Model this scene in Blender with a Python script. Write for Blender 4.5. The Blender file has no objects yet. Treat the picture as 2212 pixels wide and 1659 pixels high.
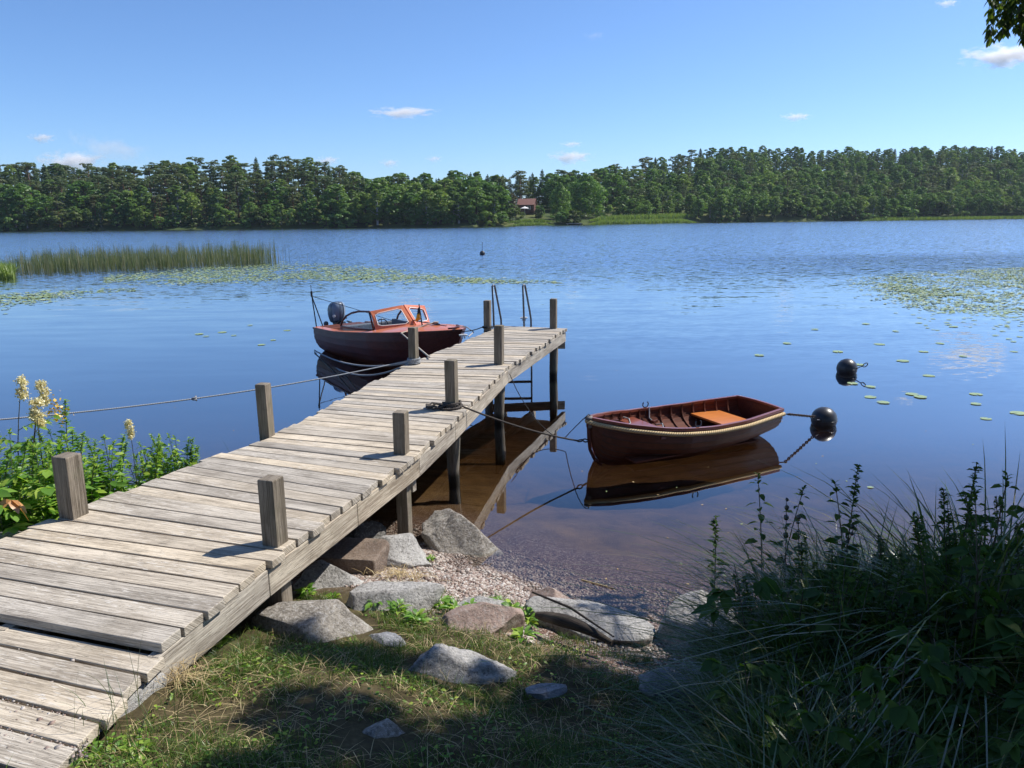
import bpy, bmesh, math, random
import numpy as np
from mathutils import Vector, Matrix
R = math.radians
sc = bpy.context.scene
C = sc.collection
rng = np.random.default_rng(7)
random.seed(7)

# ------------------------------------------------------------------ camera, world, sun, exposure
F, CX, CY, H = 1620.0, 1106.0, 829.5, 2.30          # focal length / centre in a 2212 px wide frame, eye height over the water
PITCH, ROLL = math.atan((829.5 - 468) / F), R(0.65)
cam = bpy.data.objects.new('camera', bpy.data.cameras.new('camera'))
C.objects.link(cam)
cam.data.sensor_width = 36.0
cam.data.lens = F / 2212 * 36
cam.data.clip_start, cam.data.clip_end = 0.05, 30000
cam.matrix_world = Matrix.Translation((0, 0, H)) @ Matrix.Rotation(math.pi / 2 - PITCH, 4, 'X') @ Matrix.Rotation(-ROLL, 4, 'Z')
sc.camera = cam

SUN_EL, SUN_AZ = R(50), R(66)                       # azimuth clockwise from +Y (straight ahead)
S = np.array([math.cos(SUN_EL) * math.sin(SUN_AZ), math.cos(SUN_EL) * math.cos(SUN_AZ), math.sin(SUN_EL)])
w = bpy.data.worlds.new('World'); sc.world = w; w.use_nodes = True
wn = w.node_tree
sky = wn.nodes.new('ShaderNodeTexSky'); sky.sky_type = 'NISHITA'; sky.sun_disc = False
sky.sun_elevation, sky.sun_rotation = SUN_EL, SUN_AZ
sky.air_density, sky.dust_density, sky.ozone_density, sky.altitude = 0.9, 0.8, 10.0, 800
bg = wn.nodes['Background']; bg.inputs[1].default_value = 0.122
wn.links.new(sky.outputs[0], bg.inputs[0])
sun = bpy.data.objects.new('sun', bpy.data.lights.new('sun', 'SUN')); C.objects.link(sun)
sun.data.energy, sun.data.angle, sun.data.color = 4.5, R(0.5), (1.0, 0.95, 0.87)
sun.rotation_euler = Vector(S).to_track_quat('Z', 'Y').to_euler()
sc.view_settings.view_transform = 'Standard'; sc.view_settings.look = 'None'
sc.view_settings.gamma = 1.0; sc.view_settings.exposure = 0.5
sc.cycles.use_denoising = True
sc.cycles.max_bounces = 24; sc.cycles.diffuse_bounces = 4; sc.cycles.glossy_bounces = 4; sc.cycles.transmission_bounces = 6; sc.cycles.transparent_max_bounces = 24
sc.cycles.sample_clamp_indirect = 4.0
sc.cycles.caustics_reflective = False; sc.cycles.caustics_refractive = False

# ------------------------------------------------------------------ survey helpers
def ray(x, y):
    u, v = x - CX, CY - y
    c, s = math.cos(ROLL), math.sin(ROLL)
    u2, v2 = u * c + v * s, -u * s + v * c
    return np.array([u2, F * math.cos(PITCH) + v2 * math.sin(PITCH), -F * math.sin(PITCH) + v2 * math.cos(PITCH)])
def at(x, y, z=0.0):
    d = ray(x, y); return np.array([0, 0, H]) + d * ((z - H) / d[2])
def atd(x, y, depth):
    d = ray(x, y); return np.array([0, 0, H]) + d * (depth / d[1])
def col(p):                                         # frame column of a point
    p = np.asarray(p, float) - np.array([0, 0, H])
    dep = p[1] * math.cos(PITCH) - p[2] * math.sin(PITCH)
    return CX + p[0] * F / dep

# ------------------------------------------------------------------ tagging and mesh helpers
def tag(o, label=None, cat=None, group=None, kind=None):
    if label: o['label'] = label
    if cat: o['category'] = cat
    if group: o['group'] = group
    if kind: o['kind'] = kind
    return o
def empty(name, loc=(0, 0, 0), rz=0.0):
    o = bpy.data.objects.new(name, None); C.objects.link(o)
    o.empty_display_size = 0.1
    o.location = loc; o.rotation_euler = (0, 0, rz); return o
def link(name, me, parent=None):
    o = bpy.data.objects.new(name, me); C.objects.link(o)
    if parent is not None: o.parent = parent
    return o
def copy_tree(o, parent=None):
    c = o.copy(); C.objects.link(c); c.parent = parent
    for ch in list(o.children): copy_tree(ch, c)
    return c

def np_mesh(name, V, faces, mats, smooth=True, uv=None, midx=None):
    """faces: list of (m,k) int arrays. uv: per-vertex (n,2)."""
    me = bpy.data.meshes.new(name)
    V = np.asarray(V, np.float32)
    faces = [np.asarray(f, np.int32) for f in faces if len(f)]
    tot = np.concatenate([np.full(len(f), f.shape[1], np.int32) for f in faces])
    li = np.concatenate([f.ravel() for f in faces])
    me.vertices.add(len(V)); me.vertices.foreach_set('co', V.ravel())
    me.loops.add(len(li)); me.loops.foreach_set('vertex_index', li)
    me.polygons.add(len(tot))
    st = np.concatenate([[0], np.cumsum(tot)[:-1]]).astype(np.int32)
    me.polygons.foreach_set('loop_start', st); me.polygons.foreach_set('loop_total', tot)
    me.polygons.foreach_set('use_smooth', np.full(len(tot), smooth))
    if midx is not None: me.polygons.foreach_set('material_index', np.asarray(midx, np.int32))
    if uv is not None:
        l = me.uv_layers.new(name='UVMap'); l.data.foreach_set('uv', np.asarray(uv, np.float32)[li].ravel())
    for m in (mats if isinstance(mats, (list, tuple)) else [mats]): me.materials.append(m)
    me.update(calc_edges=True); me.validate()
    return me

class MB:
    """collects shapes, links them as one mesh object"""
    def __init__(s): s.v = []; s.f = []; s.uv = []; s.sm = []
    def add(s, V, Fs, uv=None, smooth=False):
        o = len(s.v); s.v += [tuple(map(float, p)) for p in V]
        for k, f in enumerate(Fs):
            s.f.append([o + i for i in f]); s.sm.append(smooth)
            s.uv.append(uv[k] if uv is not None else [(V[i][0], V[i][1]) for i in f])
    def hexa(s, P, grain=0, off=None):
        """8 corners P[i][j][k] ordered x-bit*4+y-bit*2+z-bit; uv runs along axis `grain`"""
        P = [np.asarray(p, float) for p in P]
        quads = [(0, 1, 3, 2), (4, 6, 7, 5), (0, 4, 5, 1), (2, 3, 7, 6), (0, 2, 6, 4), (1, 5, 7, 3)]
        off = off if off is not None else (random.random() * 50, random.random() * 50)
        L = [np.linalg.norm(P[4] - P[0]), np.linalg.norm(P[2] - P[0]), np.linalg.norm(P[1] - P[0])]
        uvs = []
        for qi, q in enumerate(quads):
            c = [((i >> 2 & 1) * L[0], (i >> 1 & 1) * L[1], (i & 1) * L[2]) for i in q]
            a = [0, 1, 2]; a.remove(grain)
            uvs.append([(p[grain] + off[0], p[a[0]] + p[a[1]] + off[1] + qi * .37) for p in c])
        s.add(P, quads, uvs)
    def box(s, c, size, rz=0.0, rot=None, grain=0):
        M = rot if rot is not None else Matrix.Rotation(rz, 3, 'Z')
        P = [Vector(c) + M @ Vector((size[0] * (a - .5), size[1] * (b - .5), size[2] * (d - .5))) for a in (0, 1) for b in (0, 1) for d in (0, 1)]
        s.hexa([tuple(p) for p in P], grain)
    def tube(s, pts, r, seg=8, cap=True, closed=False, smooth=True):
        pts = [Vector(p) for p in pts]; n = len(pts)
        rad = r if isinstance(r, (list, tuple, np.ndarray)) else [r] * n
        V = []; up = None
        for i, p in enumerate(pts):
            if closed: t = (pts[(i + 1) % n] - pts[i - 1])
            else: t = pts[min(i + 1, n - 1)] - pts[max(i - 1, 0)]
            t.normalize()
            if up is None:
                up = t.orthogonal().normalized()
            up = (up - t * up.dot(t))
            if up.length < 1e-6: up = t.orthogonal()
            up.normalize(); b = t.cross(up)
            for k in range(seg):
                a = 2 * math.pi * k / seg
                V.append(p + (up * math.cos(a) + b * math.sin(a)) * rad[i])
        Fs = []; uv = []
        acc = 0.0; ds = [0.0]
        for i in range(1, n + 1): acc += (pts[i % n] - pts[i - 1]).length; ds.append(acc)
        for i in range(n if closed else n - 1):
            j = (i + 1) % n
            for k in range(seg):
                k2 = (k + 1) % seg
                Fs.append((i * seg + k, i * seg + k2, j * seg + k2, j * seg + k))
                cw = 2 * math.pi * rad[i] / seg
                uv.append([(ds[i], k * cw), (ds[i], (k + 1) * cw), (ds[i + 1], (k + 1) * cw), (ds[i + 1], k * cw)])
        s.add(V, Fs, uv, smooth)
        if cap and not closed:
            s.add(V[:seg], [tuple(reversed(range(seg)))], [[(0, 0)] * seg]); s.add(V[-seg:], [tuple(range(seg))], [[(0, 0)] * seg])
    def grid(s, G, smooth=True, flip=False, uvs=1.0):
        n, m = len(G), len(G[0]); V = [p for row in G for p in row]; Fs = []; uv = []
        for i in range(n - 1):
            for j in range(m - 1):
                q = (i * m + j, i * m + j + 1, (i + 1) * m + j + 1, (i + 1) * m + j)
                u = [(i * uvs, j * uvs), (i * uvs, (j + 1) * uvs), ((i + 1) * uvs, (j + 1) * uvs), ((i + 1) * uvs, j * uvs)]
                if flip: q = q[::-1]; u = u[::-1]
                Fs.append(q); uv.append(u)
        s.add(V, Fs, uv, smooth)
    def ball(s, c, r, seg=16, rings=10, squash=1.0, jit=0.0):
        V = []; Fs = []
        for i in range(rings + 1):
            for k in range(seg):
                a, b = math.pi * i / rings, 2 * math.pi * k / seg
                q = 1 + random.uniform(-jit, jit)
                V.append((c[0] + r * q * math.sin(a) * math.cos(b), c[1] + r * q * math.sin(a) * math.sin(b), c[2] + r * q * squash * math.cos(a)))
        for i in range(rings):
            for k in range(seg):
                k2 = (k + 1) % seg
                Fs.append((i * seg + k, (i + 1) * seg + k, (i + 1) * seg + k2, i * seg + k2))
        s.add(V, Fs, None, True)
    def build(s, name, m, parent=None, bevel=0.0):
        me = bpy.data.meshes.new(name); me.from_pydata(s.v, [], s.f)
        l = me.uv_layers.new(name='UVMap')
        l.data.foreach_set('uv', [c for f in s.uv for p in f for c in p])
        me.polygons.foreach_set('use_smooth', s.sm)
        me.materials.append(m); me.validate(); me.update()
        o = link(name, me, parent)
        if bevel:
            b = o.modifiers.new('bevel', 'BEVEL'); b.width = bevel; b.segments = 2; b.limit_method = 'ANGLE'; b.harden_normals = False
        return o

# ------------------------------------------------------------------ materials
def mat(name):
    m = bpy.data.materials.new(name); m.use_nodes = True
    nt = m.node_tree; return m, nt, nt.nodes['Principled BSDF']
def node(nt, t, inp=None, **kw):
    n = nt.nodes.new(t)
    for k, v in kw.items(): setattr(n, k, v)
    for k, v in (inp or {}).items():
        if hasattr(v, 'is_linked') or isinstance(v, bpy.types.NodeSocket): nt.links.new(v, n.inputs[k])
        else: n.inputs[k].default_value = v
    return n
def ramp(nt, fac, stops):
    n = nt.nodes.new('ShaderNodeValToRGB'); e = n.color_ramp.elements
    while len(e) < len(stops): e.new(0.5)
    for i, (p, c) in enumerate(stops): e[i].position = p; e[i].color = (*c, 1)
    nt.links.new(fac, n.inputs[0]); return n.outputs[0]
def mixc(nt, fac, a, b, mode='MIX'):
    n = nt.nodes.new('ShaderNodeMix'); n.data_type = 'RGBA'; n.blend_type = mode
    for i, v in ((0, fac), (6, a), (7, b)):
        if isinstance(v, bpy.types.NodeSocket): nt.links.new(v, n.inputs[i])
        elif i == 0: n.inputs[0].default_value = v
        else: n.inputs[i].default_value = (*v, 1)
    return n.outputs[2]
def mth(nt, op, a, b=None, clamp=False):
    n = nt.nodes.new('ShaderNodeMath'); n.operation = op; n.use_clamp = clamp
    for i, v in ((0, a), (1, b)):
        if v is None: continue
        if isinstance(v, bpy.types.NodeSocket): nt.links.new(v, n.inputs[i])
        else: n.inputs[i].default_value = v
    return n.outputs[0]
def smoothstep(nt, x, a, b):
    n = nt.nodes.new('ShaderNodeMapRange'); n.interpolation_type = 'SMOOTHSTEP'
    nt.links.new(x, n.inputs[0]); n.inputs[1].default_value = a; n.inputs[2].default_value = b
    return n.outputs[0]
def noise(nt, vec, scale, detail=4, rough=.55, out=0):
    n = node(nt, 'ShaderNodeTexNoise', {'Scale': scale, 'Detail': detail, 'Roughness': rough})
    if vec is not None: nt.links.new(vec, n.inputs['Vector'])
    return n.outputs[out]
def mapping(nt, vec, scale=(1, 1, 1), loc=(0, 0, 0)):
    n = node(nt, 'ShaderNodeMapping', {'Scale': scale, 'Location': loc}); nt.links.new(vec, n.inputs['Vector']); return n.outputs[0]
def coord(nt, which='Object'): return nt.nodes.new('ShaderNodeTexCoord').outputs[which]
def bump(nt, h, dist, strength=1.0):
    n = node(nt, 'ShaderNodeBump', {'Strength': strength, 'Distance': dist}); nt.links.new(h, n.inputs['Height']); return n.outputs[0]

def wood(name, light, dark, flecks=0.0, moss=0.0):
    m, nt, b = mat(name)
    uv = coord(nt, 'UV')
    big = noise(nt, mapping(nt, uv, (1.3, 9, 1)), 1.0, 3)
    grain = noise(nt, mapping(nt, uv, (4, 130, 1)), 1.0, 5, .65)
    fine = noise(nt, mapping(nt, uv, (14, 300, 1)), 1.0, 3, .7)
    rnd = node(nt, 'ShaderNodeNewGeometry').outputs['Random Per Island']
    g = mth(nt, 'ADD', mth(nt, 'MULTIPLY', grain, .65), mth(nt, 'MULTIPLY', big, .35))
    c = ramp(nt, g, [(.30, tuple(.7 * d for d in dark)), (.44, dark), (.54, tuple(.6 * l + .4 * d for l, d in zip(light, dark))), (.66, light)])
    hsv = node(nt, 'ShaderNodeHueSaturation', {'Color': c, 'Value': mth(nt, 'ADD', mth(nt, 'MULTIPLY', rnd, .34), .82), 'Saturation': mth(nt, 'ADD', mth(nt, 'MULTIPLY', rnd, .5), .7)})
    c = hsv.outputs[0]
    crack = smoothstep(nt, fine, .33, .40)
    c = mixc(nt, mth(nt, 'MULTIPLY', mth(nt, 'SUBTRACT', 1.0, crack), .55), c, tuple(.35 * d for d in dark))
    # knots: sparse dark ovals
    vor = node(nt, 'ShaderNodeTexVoronoi', {'Scale': 1.0}); nt.links.new(mapping(nt, uv, (2.2, 7, 1)), vor.inputs['Vector'])
    c = mixc(nt, mth(nt, 'MULTIPLY', mth(nt, 'SUBTRACT', 1.0, smoothstep(nt, vor.outputs['Distance'], .04, .10)), .6), c, tuple(.5 * d for d in dark))
    if flecks:
        fl = noise(nt, mapping(nt, uv, (16, 110, 1)), 1.0, 2, .5)
        patch = smoothstep(nt, noise(nt, mapping(nt, uv, (1.2, 3, 1)), 1.0, 2), .45, .6)
        c = mixc(nt, mth(nt, 'MULTIPLY', mth(nt, 'MULTIPLY', smoothstep(nt, fl, .58, .64), patch), flecks), c, (.62, .58, .52))
    st = smoothstep(nt, noise(nt, coord(nt, 'Object'), 1.7, 4), .52, .7)
    c = mixc(nt, mth(nt, 'MULTIPLY', st, .38), c, (.26, .215, .16))
    dirt = smoothstep(nt, noise(nt, coord(nt, 'Object'), 5.5, 6, .7), .50, .66)
    c = mixc(nt, mth(nt, 'MULTIPLY', dirt, .30), c, tuple(.62 * d for d in dark))
    if moss: c = mixc(nt, mth(nt, 'MULTIPLY', smoothstep(nt, noise(nt, coord(nt, 'Object'), 6, 5), .5, .68), moss), c, (.12, .13, .07))
    nt.links.new(c, b.inputs['Base Color']); b.inputs['Roughness'].default_value = .82; b.inputs['Specular IOR Level'].default_value = .25
    nt.links.new(bump(nt, mth(nt, 'ADD', grain, mth(nt, 'MULTIPLY', crack, .5)), .004, .9), b.inputs['Normal'])
    return m
M = {}
M['deck'] = wood('weathered_deck_wood', (.67, .59, .475), (.30, .255, .20), .75)
M['beam'] = wood('weathered_beam_wood', (.66, .59, .48), (.27, .225, .175), .2)
M['post'] = wood('post_wood', (.36, .30, .225), (.145, .115, .08), 0, .25)
M['plain'] = wood('driftwood', (.09, .07, .055), (.03, .024, .02))
def pile_mat():
    m = wood('pile_wood', (.36, .32, .26), (.15, .13, .10), 0, .3); nt = m.node_tree; b = nt.nodes['Principled BSDF']
    c0 = b.inputs['Base Color'].links[0].from_socket
    z = node(nt, 'ShaderNodeSeparateXYZ', {0: node(nt, 'ShaderNodeNewGeometry').outputs['Position']}).outputs[2]
    zz = mth(nt, 'ADD', z, mth(nt, 'MULTIPLY', noise(nt, coord(nt), 9, 3), .06))
    nt.links.new(mixc(nt, smoothstep(nt, zz, .16, .07), c0, (.022, .02, .015)), b.inputs['Base Color'])
    return m
M['pile'] = pile_mat()

def varnish(name, a, d, rough=.18, coat=.6, plank=0.0):
    m, nt, b = mat(name); oc = coord(nt)
    g = noise(nt, mapping(nt, oc, (3, 40, 40)), 1.0, 4, .6)
    big = noise(nt, oc, 3.0, 3)
    c = ramp(nt, mth(nt, 'ADD', mth(nt, 'MULTIPLY', g, .6), mth(nt, 'MULTIPLY', big, .4)), [(.35, d), (.65, a)])
    nt.links.new(c, b.inputs['Base Color']); b.inputs['Roughness'].default_value = rough + .15
    b.inputs['Coat Weight'].default_value = coat; b.inputs['Coat Roughness'].default_value = rough * .4
    nt.links.new(bump(nt, g, .0006, .5), b.inputs['Normal']); b.inputs['Specular IOR Level'].default_value = .3
    return m
M['mahog_dark'] = varnish('dark_mahogany_hull', (.125, .027, .020), (.050, .012, .011), .3, .06)
M['mahog'] = varnish('mahogany', (.110, .028, .014), (.050, .013, .008), .3, .12)
M['gunwale'] = varnish('gunwale_mahogany', (.26, .075, .042), (.16, .042, .024), .22)
M['mahog_in'] = varnish('oiled_mahogany', (.15, .040, .020), (.075, .020, .010), .6, .0)
M['orange'] = varnish('varnished_deck', (.66, .215, .10), (.50, .145, .065), .2, .4)
M['plywood'] = varnish('honey_plywood', (.62, .215, .045), (.45, .14, .028), .3, .3)

def plain(name, c, rough=.5, metal=0.0, var=.15, scale=30, bmp=0.0):
    m, nt, b = mat(name)
    n = noise(nt, coord(nt), scale, 4)
    nt.links.new(mixc(nt, n, tuple(x * (1 - var) for x in c), tuple(x * (1 + var) for x in c)), b.inputs['Base Color'])
    b.inputs['Roughness'].default_value = rough; b.inputs['Metallic'].default_value = metal
    if bmp: nt.links.new(bump(nt, n, bmp, 1), b.inputs['Normal'])
    return m
M['black'] = plain('black_rubber', (.012, .012, .014), .32)
M['buoy'] = plain('buoy_plastic', (.030, .031, .036), .38, 0, .45, 9, .001)
M['steel'] = plain('galvanised_steel', (.10, .11, .13), .4, .6)
M['rust'] = plain('rusty_iron', (.045, .03, .025), .7, .3, .4, 60)
M['white'] = plain('white_paint', (.78, .76, .72), .4)
M['cowl'] = plain('outboard_grey', (.075, .10, .145), .25)
M['cowl_light'] = plain('outboard_silver', (.20, .25, .32), .25)
M['navy'] = plain('navy_canvas', (.03, .04, .065), .7)
M['yellow'] = plain('yellow_cloth', (.75, .42, .03), .8)
M['greycloth'] = plain('grey_vinyl', (.10, .11, .13), .6)
M['red'] = plain('red_cloth', (.5, .02, .02), .8)

def rope_mat(name, a, d, twist=70.0):
    m, nt, b = mat(name); uv = coord(nt, 'UV')
    sep = node(nt, 'ShaderNodeSeparateXYZ', {0: uv})
    ph = mth(nt, 'ADD', mth(nt, 'MULTIPLY', sep.outputs[0], twist * 2 * math.pi), mth(nt, 'MULTIPLY', sep.outputs[1], 160.0))
    s = mth(nt, 'ADD', mth(nt, 'MULTIPLY', mth(nt, 'SINE', ph), .5), .5)
    nt.links.new(ramp(nt, s, [(.1, d), (.6, a)]), b.inputs['Base Color']); b.inputs['Roughness'].default_value = .9
    nt.links.new(bump(nt, s, .004, 1), b.inputs['Normal'])
    return m
M['rope_light'] = rope_mat('pale_rope', (.58, .52, .44), (.30, .26, .21))
M['rope_blue'] = rope_mat('grey_blue_rope', (.42, .44, .46), (.18, .19, .21))
M['rope_dark'] = rope_mat('dark_rope', (.10, .085, .075), (.03, .026, .024))
M['rope_black'] = rope_mat('black_line', (.03, .03, .03), (.012, .012, .012))
M['rope_fender'] = rope_mat('fender_rope', (.78, .60, .34), (.30, .20, .09), 42.0)

def glass_mat():
    m, nt, b = mat('window_glass'); nt.nodes.remove(b)
    bf = node(nt, 'ShaderNodeNewGeometry').outputs['Backfacing']; fr = node(nt, 'ShaderNodeFresnel', {'IOR': mth(nt, 'SUBTRACT', 1.45, mth(nt, 'MULTIPLY', bf, 1.45 - 1 / 1.45))}); g = node(nt, 'ShaderNodeBsdfGlossy', {'Roughness': .02})
    t = node(nt, 'ShaderNodeBsdfTransparent', {'Color': (.93, .96, .97, 1)})
    mx = node(nt, 'ShaderNodeMixShader', {0: fr.outputs[0], 1: t.outputs[0], 2: g.outputs[0]})
    nt.links.new(mx.outputs[0], nt.nodes['Material Output'].inputs[0]); return m
M['glass'] = glass_mat()

def leaf_mat(name, stops, trans=.35, obj_rand=False, rough=.45, gloss=.08, tcol=(1.5, 1.6, .5)):
    """leaf colours spread over `stops` at random, one per leaf (and per plant); light passes through the blade"""
    m, nt, b = mat(name); nt.nodes.remove(b)
    rnd = node(nt, 'ShaderNodeNewGeometry').outputs['Random Per Island']
    if obj_rand:
        orn = node(nt, 'ShaderNodeObjectInfo').outputs['Random']
        rnd = mth(nt, 'ADD', mth(nt, 'MULTIPLY', rnd, .45), mth(nt, 'MULTIPLY', orn, .55))
    c = ramp(nt, rnd, stops)
    d = node(nt, 'ShaderNodeBsdfDiffuse', {'Color': c})
    t = node(nt, 'ShaderNodeBsdfTranslucent', {'Color': mixc(nt, 1.0, c, tcol, 'MULTIPLY')})
    x = node(nt, 'ShaderNodeMixShader', {0: trans, 1: d.outputs[0], 2: t.outputs[0]})
    g = node(nt, 'ShaderNodeBsdfGlossy', {'Roughness': rough, 'Color': (1, 1, 1, 1)})
    y = node(nt, 'ShaderNodeMixShader', {0: gloss, 1: x.outputs[0], 2: g.outputs[0]})
    nt.links.new(y.outputs[0], nt.nodes['Material Output'].inputs[0]); return m
M['pine'] = leaf_mat('pine_needles', [(0, (0.073, 0.107, 0.056)), (.5, (0.112, 0.156, 0.073)), (1, (.150, .155, .080))], .35, True, gloss=.02)
M['spruce'] = leaf_mat('spruce_needles', [(0, (0.057, 0.099, 0.057)), (.6, (0.092, 0.150, 0.073)), (1, (0.137, 0.192, 0.092))], .3, True, gloss=.02)
M['broad'] = leaf_mat('broadleaf_foliage', [(0, (0.077, 0.148, 0.041)), (.5, (0.123, 0.225, 0.059)), (1, (.250, .300, .080))], .4, True, gloss=.02)
M['birch'] = leaf_mat('birch_foliage', [(0, (0.089, 0.148, 0.051)), (.5, (0.135, 0.220, 0.068)), (1, (.250, .300, .090))], .42, True, gloss=.02)
M['bushy'] = leaf_mat('shore_bush_foliage', [(0, (.06, .09, .025)), (1, (.12, .16, .04))], .3, True, gloss=.02)
M['brownbush'] = leaf_mat('brownish_foliage', [(0, (.10, .085, .045)), (1, (.17, .145, .075))], .2, True, gloss=.02)
M['bark'] = plain('bark', (.10, .075, .055), .9, 0, .4, 6)
M['pinebark'] = plain('pine_bark', (.17, .085, .048), .9, 0, .4, 4)
M['birchbark'] = plain('birch_bark', (.45, .43, .40), .8, 0, .5, 3)
M['leaf'] = leaf_mat('herb_leaf', [(0, (0.097, 0.216, 0.034)), (.5, (0.173, 0.334, 0.047)), (1, (0.365, 0.474, 0.064))], .42, False, .45, .03)
M['leaf_shaded'] = leaf_mat('shaded_herb_leaf', [(0, (0.032, 0.075, 0.017)), (.5, (0.053, 0.109, 0.021)), (1, (0.099, 0.152, 0.030))], .35, False, .5, .012)  # herb leaf colours darkened to carry the shade of the right thicket
M['sedge'] = leaf_mat('sedge_blade', [(0, (.040, .080, .018)), (.6, (.065, .115, .024)), (.9, (.12, .14, .04)), (1, (.28, .23, .11))], .3, False, .3, .08)
M['sedge_dark'] = leaf_mat('shade_sedge_blade', [(0, (0.045, 0.092, 0.020)), (.7, (0.077, 0.138, 0.028)), (.93, (0.142, 0.162, 0.051)), (1, (0.405, 0.324, 0.162))], .3, False, .4, .02)
M['grass'] = leaf_mat('lawn_grass', [(0, (.040, .085, .014)), (.5, (.075, .145, .020)), (.86, (.125, .19, .032)), (.93, (.26, .24, .09)), (1, (.40, .32, .16))], .3, False, .4, .02)
M['straw'] = leaf_mat('dry_straw', [(0, (.30, .21, .10)), (1, (.62, .50, .27))], .1, False, .5, .03, (1, 1, 1))
M['stem'] = leaf_mat('green_stem', [(0, (.05, .08, .02)), (1, (.10, .12, .04))], .1)
M['redstem'] = leaf_mat('dark_stem', [(0, (.035, .03, .018)), (1, (.07, .06, .03))], .05)
M['cream'] = leaf_mat('meadowsweet_blossom', [(0, (.72, .62, .30)), (1, (.92, .87, .56))], .45, tcol=(1, 1, .9))
M['goldflower'] = leaf_mat('yellow_blossom', [(0, (.62, .36, .02)), (1, (.80, .56, .05))], .25, tcol=(1, 1, .7))
M['seedhead'] = leaf_mat('seed_heads', [(0, (.018, .02, .012)), (1, (.05, .045, .022))], .05)
M['orangeleaf'] = leaf_mat('withered_leaf', [(0, (.48, .22, .06)), (1, (.62, .32, .10))], .3, tcol=(1.2, 1, .7))
M['reed'] = leaf_mat('reed_stalk', [(0, (.085, .125, .050)), (.45, (.13, .165, .080)), (.8, (.20, .205, .125)), (1, (.33, .29, .20))], .25, False, .4, .03)
M['farreed'] = leaf_mat('far_reed', [(0, (0.149, 0.230, 0.061)), (1, (0.270, 0.338, 0.108))], .3, gloss=.02)
M['lily'] = leaf_mat('lily_pad_leaf', [(0, (0.195, 0.285, 0.105)), (.6, (0.300, 0.390, 0.165)), (1, (0.495, 0.540, 0.285))], .1, False, .3, .16, (1, 1, .6))
M['birchleaf'] = leaf_mat('birch_leaf', [(0, (.050, .090, .022)), (1, (.105, .145, .038))], .4, False, .4, .02)

def rock_mat(name, a, d, speck=.5, pink=0.0, lichen=.3):
    m, nt, b = mat(name); oc = coord(nt)
    big = noise(nt, oc, 4.0, 6, .6); fine = noise(nt, oc, 60.0, 5, .75)
    c = ramp(nt, big, [(.32, d), (.62, a)])
    v = node(nt, 'ShaderNodeTexVoronoi', {'Scale': 170.0}); nt.links.new(oc, v.inputs['Vector'])
    c = mixc(nt, mth(nt, 'MULTIPLY', smoothstep(nt, fine, .50, .64), speck), c, (.56, .54, .52))
    c = mixc(nt, mth(nt, 'MULTIPLY', smoothstep(nt, fine, .47, .36), speck * 1.2), c, (.045, .042, .04))
    if pink: c = mixc(nt, mth(nt, 'MULTIPLY', v.outputs['Color'], pink), c, (.42, .24, .19))
    li = smoothstep(nt, noise(nt, oc, 9, 6, .7), .56, .66)
    c = mixc(nt, mth(nt, 'MULTIPLY', li, lichen), c, (.50, .50, .46))
    mo = smoothstep(nt, noise(nt, mapping(nt, oc, (1, 1, 1), (7, 3, 1)), 5, 6, .7), .58, .7)
    c = mixc(nt, mth(nt, 'MULTIPLY', mo, .55), c, (.06, .055, .045))
    nt.links.new(c, b.inputs['Base Color']); b.inputs['Roughness'].default_value = .88; b.inputs['Specular IOR Level'].default_value = .3
    h = mth(nt, 'ADD', mth(nt, 'MULTIPLY', noise(nt, oc, 22, 8, .72), 1.0), mth(nt, 'MULTIPLY', fine, .35))
    nt.links.new(bump(nt, h, .02, .9), b.inputs['Normal'])
    return m
M['granite'] = rock_mat('grey_granite', (.44, .425, .40), (.23, .22, .205), .6, 0, .4)
M['granite_tan'] = rock_mat('tan_granite', (.37, .335, .285), (.17, .15, .125), .55, 0, .45)
M['granite_pink'] = rock_mat('pink_granite', (.40, .31, .26), (.24, .18, .15), .35, .25)
M['brownstone'] = rock_mat('brown_block', (.22, .165, .125), (.12, .085, .065), .15, 0, .05)
M['dark_rock'] = rock_mat('dark_stone', (.13, .125, .115), (.06, .055, .05), .3, 0, .1)  # a darker mix than the other stones
M['bluestone'] = rock_mat('blue_grey_slab', (.30, .305, .32), (.18, .185, .20), .3)

# ------------------------------------------------------------------ the setting: terrain, water
def lerp(x, xs, ys): return np.interp(x, xs, ys)
def ss(x, a, b):
    t = np.clip((x - a) / (b - a), 0, 1); return t * t * (3 - 2 * t)
def y_water(x): return lerp(x, [-60, -20, -5, -3, -2, -.7, -.16, .3, .75, 1.3, 2.5, 5, 20, 60], [20, 9, 5.6, 5.3, 5.2, 5.0, 4.62, 4.25, 3.95, 3.85, 4.0, 4.6, 9, 20])
def y_far(x): return lerp(x, [-700, -300, -140, -95, -11, 52, 157, 260, 400, 700], [330, 250, 203, 196, 188, 224, 238, 250, 270, 330])
SKY_X = [0, 60, 130, 250, 330, 400, 520, 650, 700, 760, 800, 900, 1000, 1100, 1200, 1290, 1350, 1430, 1500, 1600, 1750, 1900, 2050, 2212]
SKY_Y = [342, 352, 358, 360, 362, 346, 346, 342, 352, 366, 374, 378, 373, 371, 370, 370, 352, 336, 326, 323, 328, 325, 315, 310]
def px_of(x, y): return CX + x / np.maximum(y, .1) * F
def back_depth(x, y): return lerp(px_of(x, y), [0, 700, 1150, 1400, 1600, 2212], [58, 52, 62, 110, 150, 165])
def hill(x, t, y):
    px = px_of(x, y); bd = back_depth(x, y)
    yb = y_far(x) + bd
    hx = 468 - .01135 * (px - CX)
    top = H + (hx - lerp(px, SKY_X, SKY_Y)) / F * yb
    gnd = np.maximum(top - 11.5, 1.2)
    return .5 + (gnd - .5) * ss(t, -bd * .15, bd * 1.02)
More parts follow.
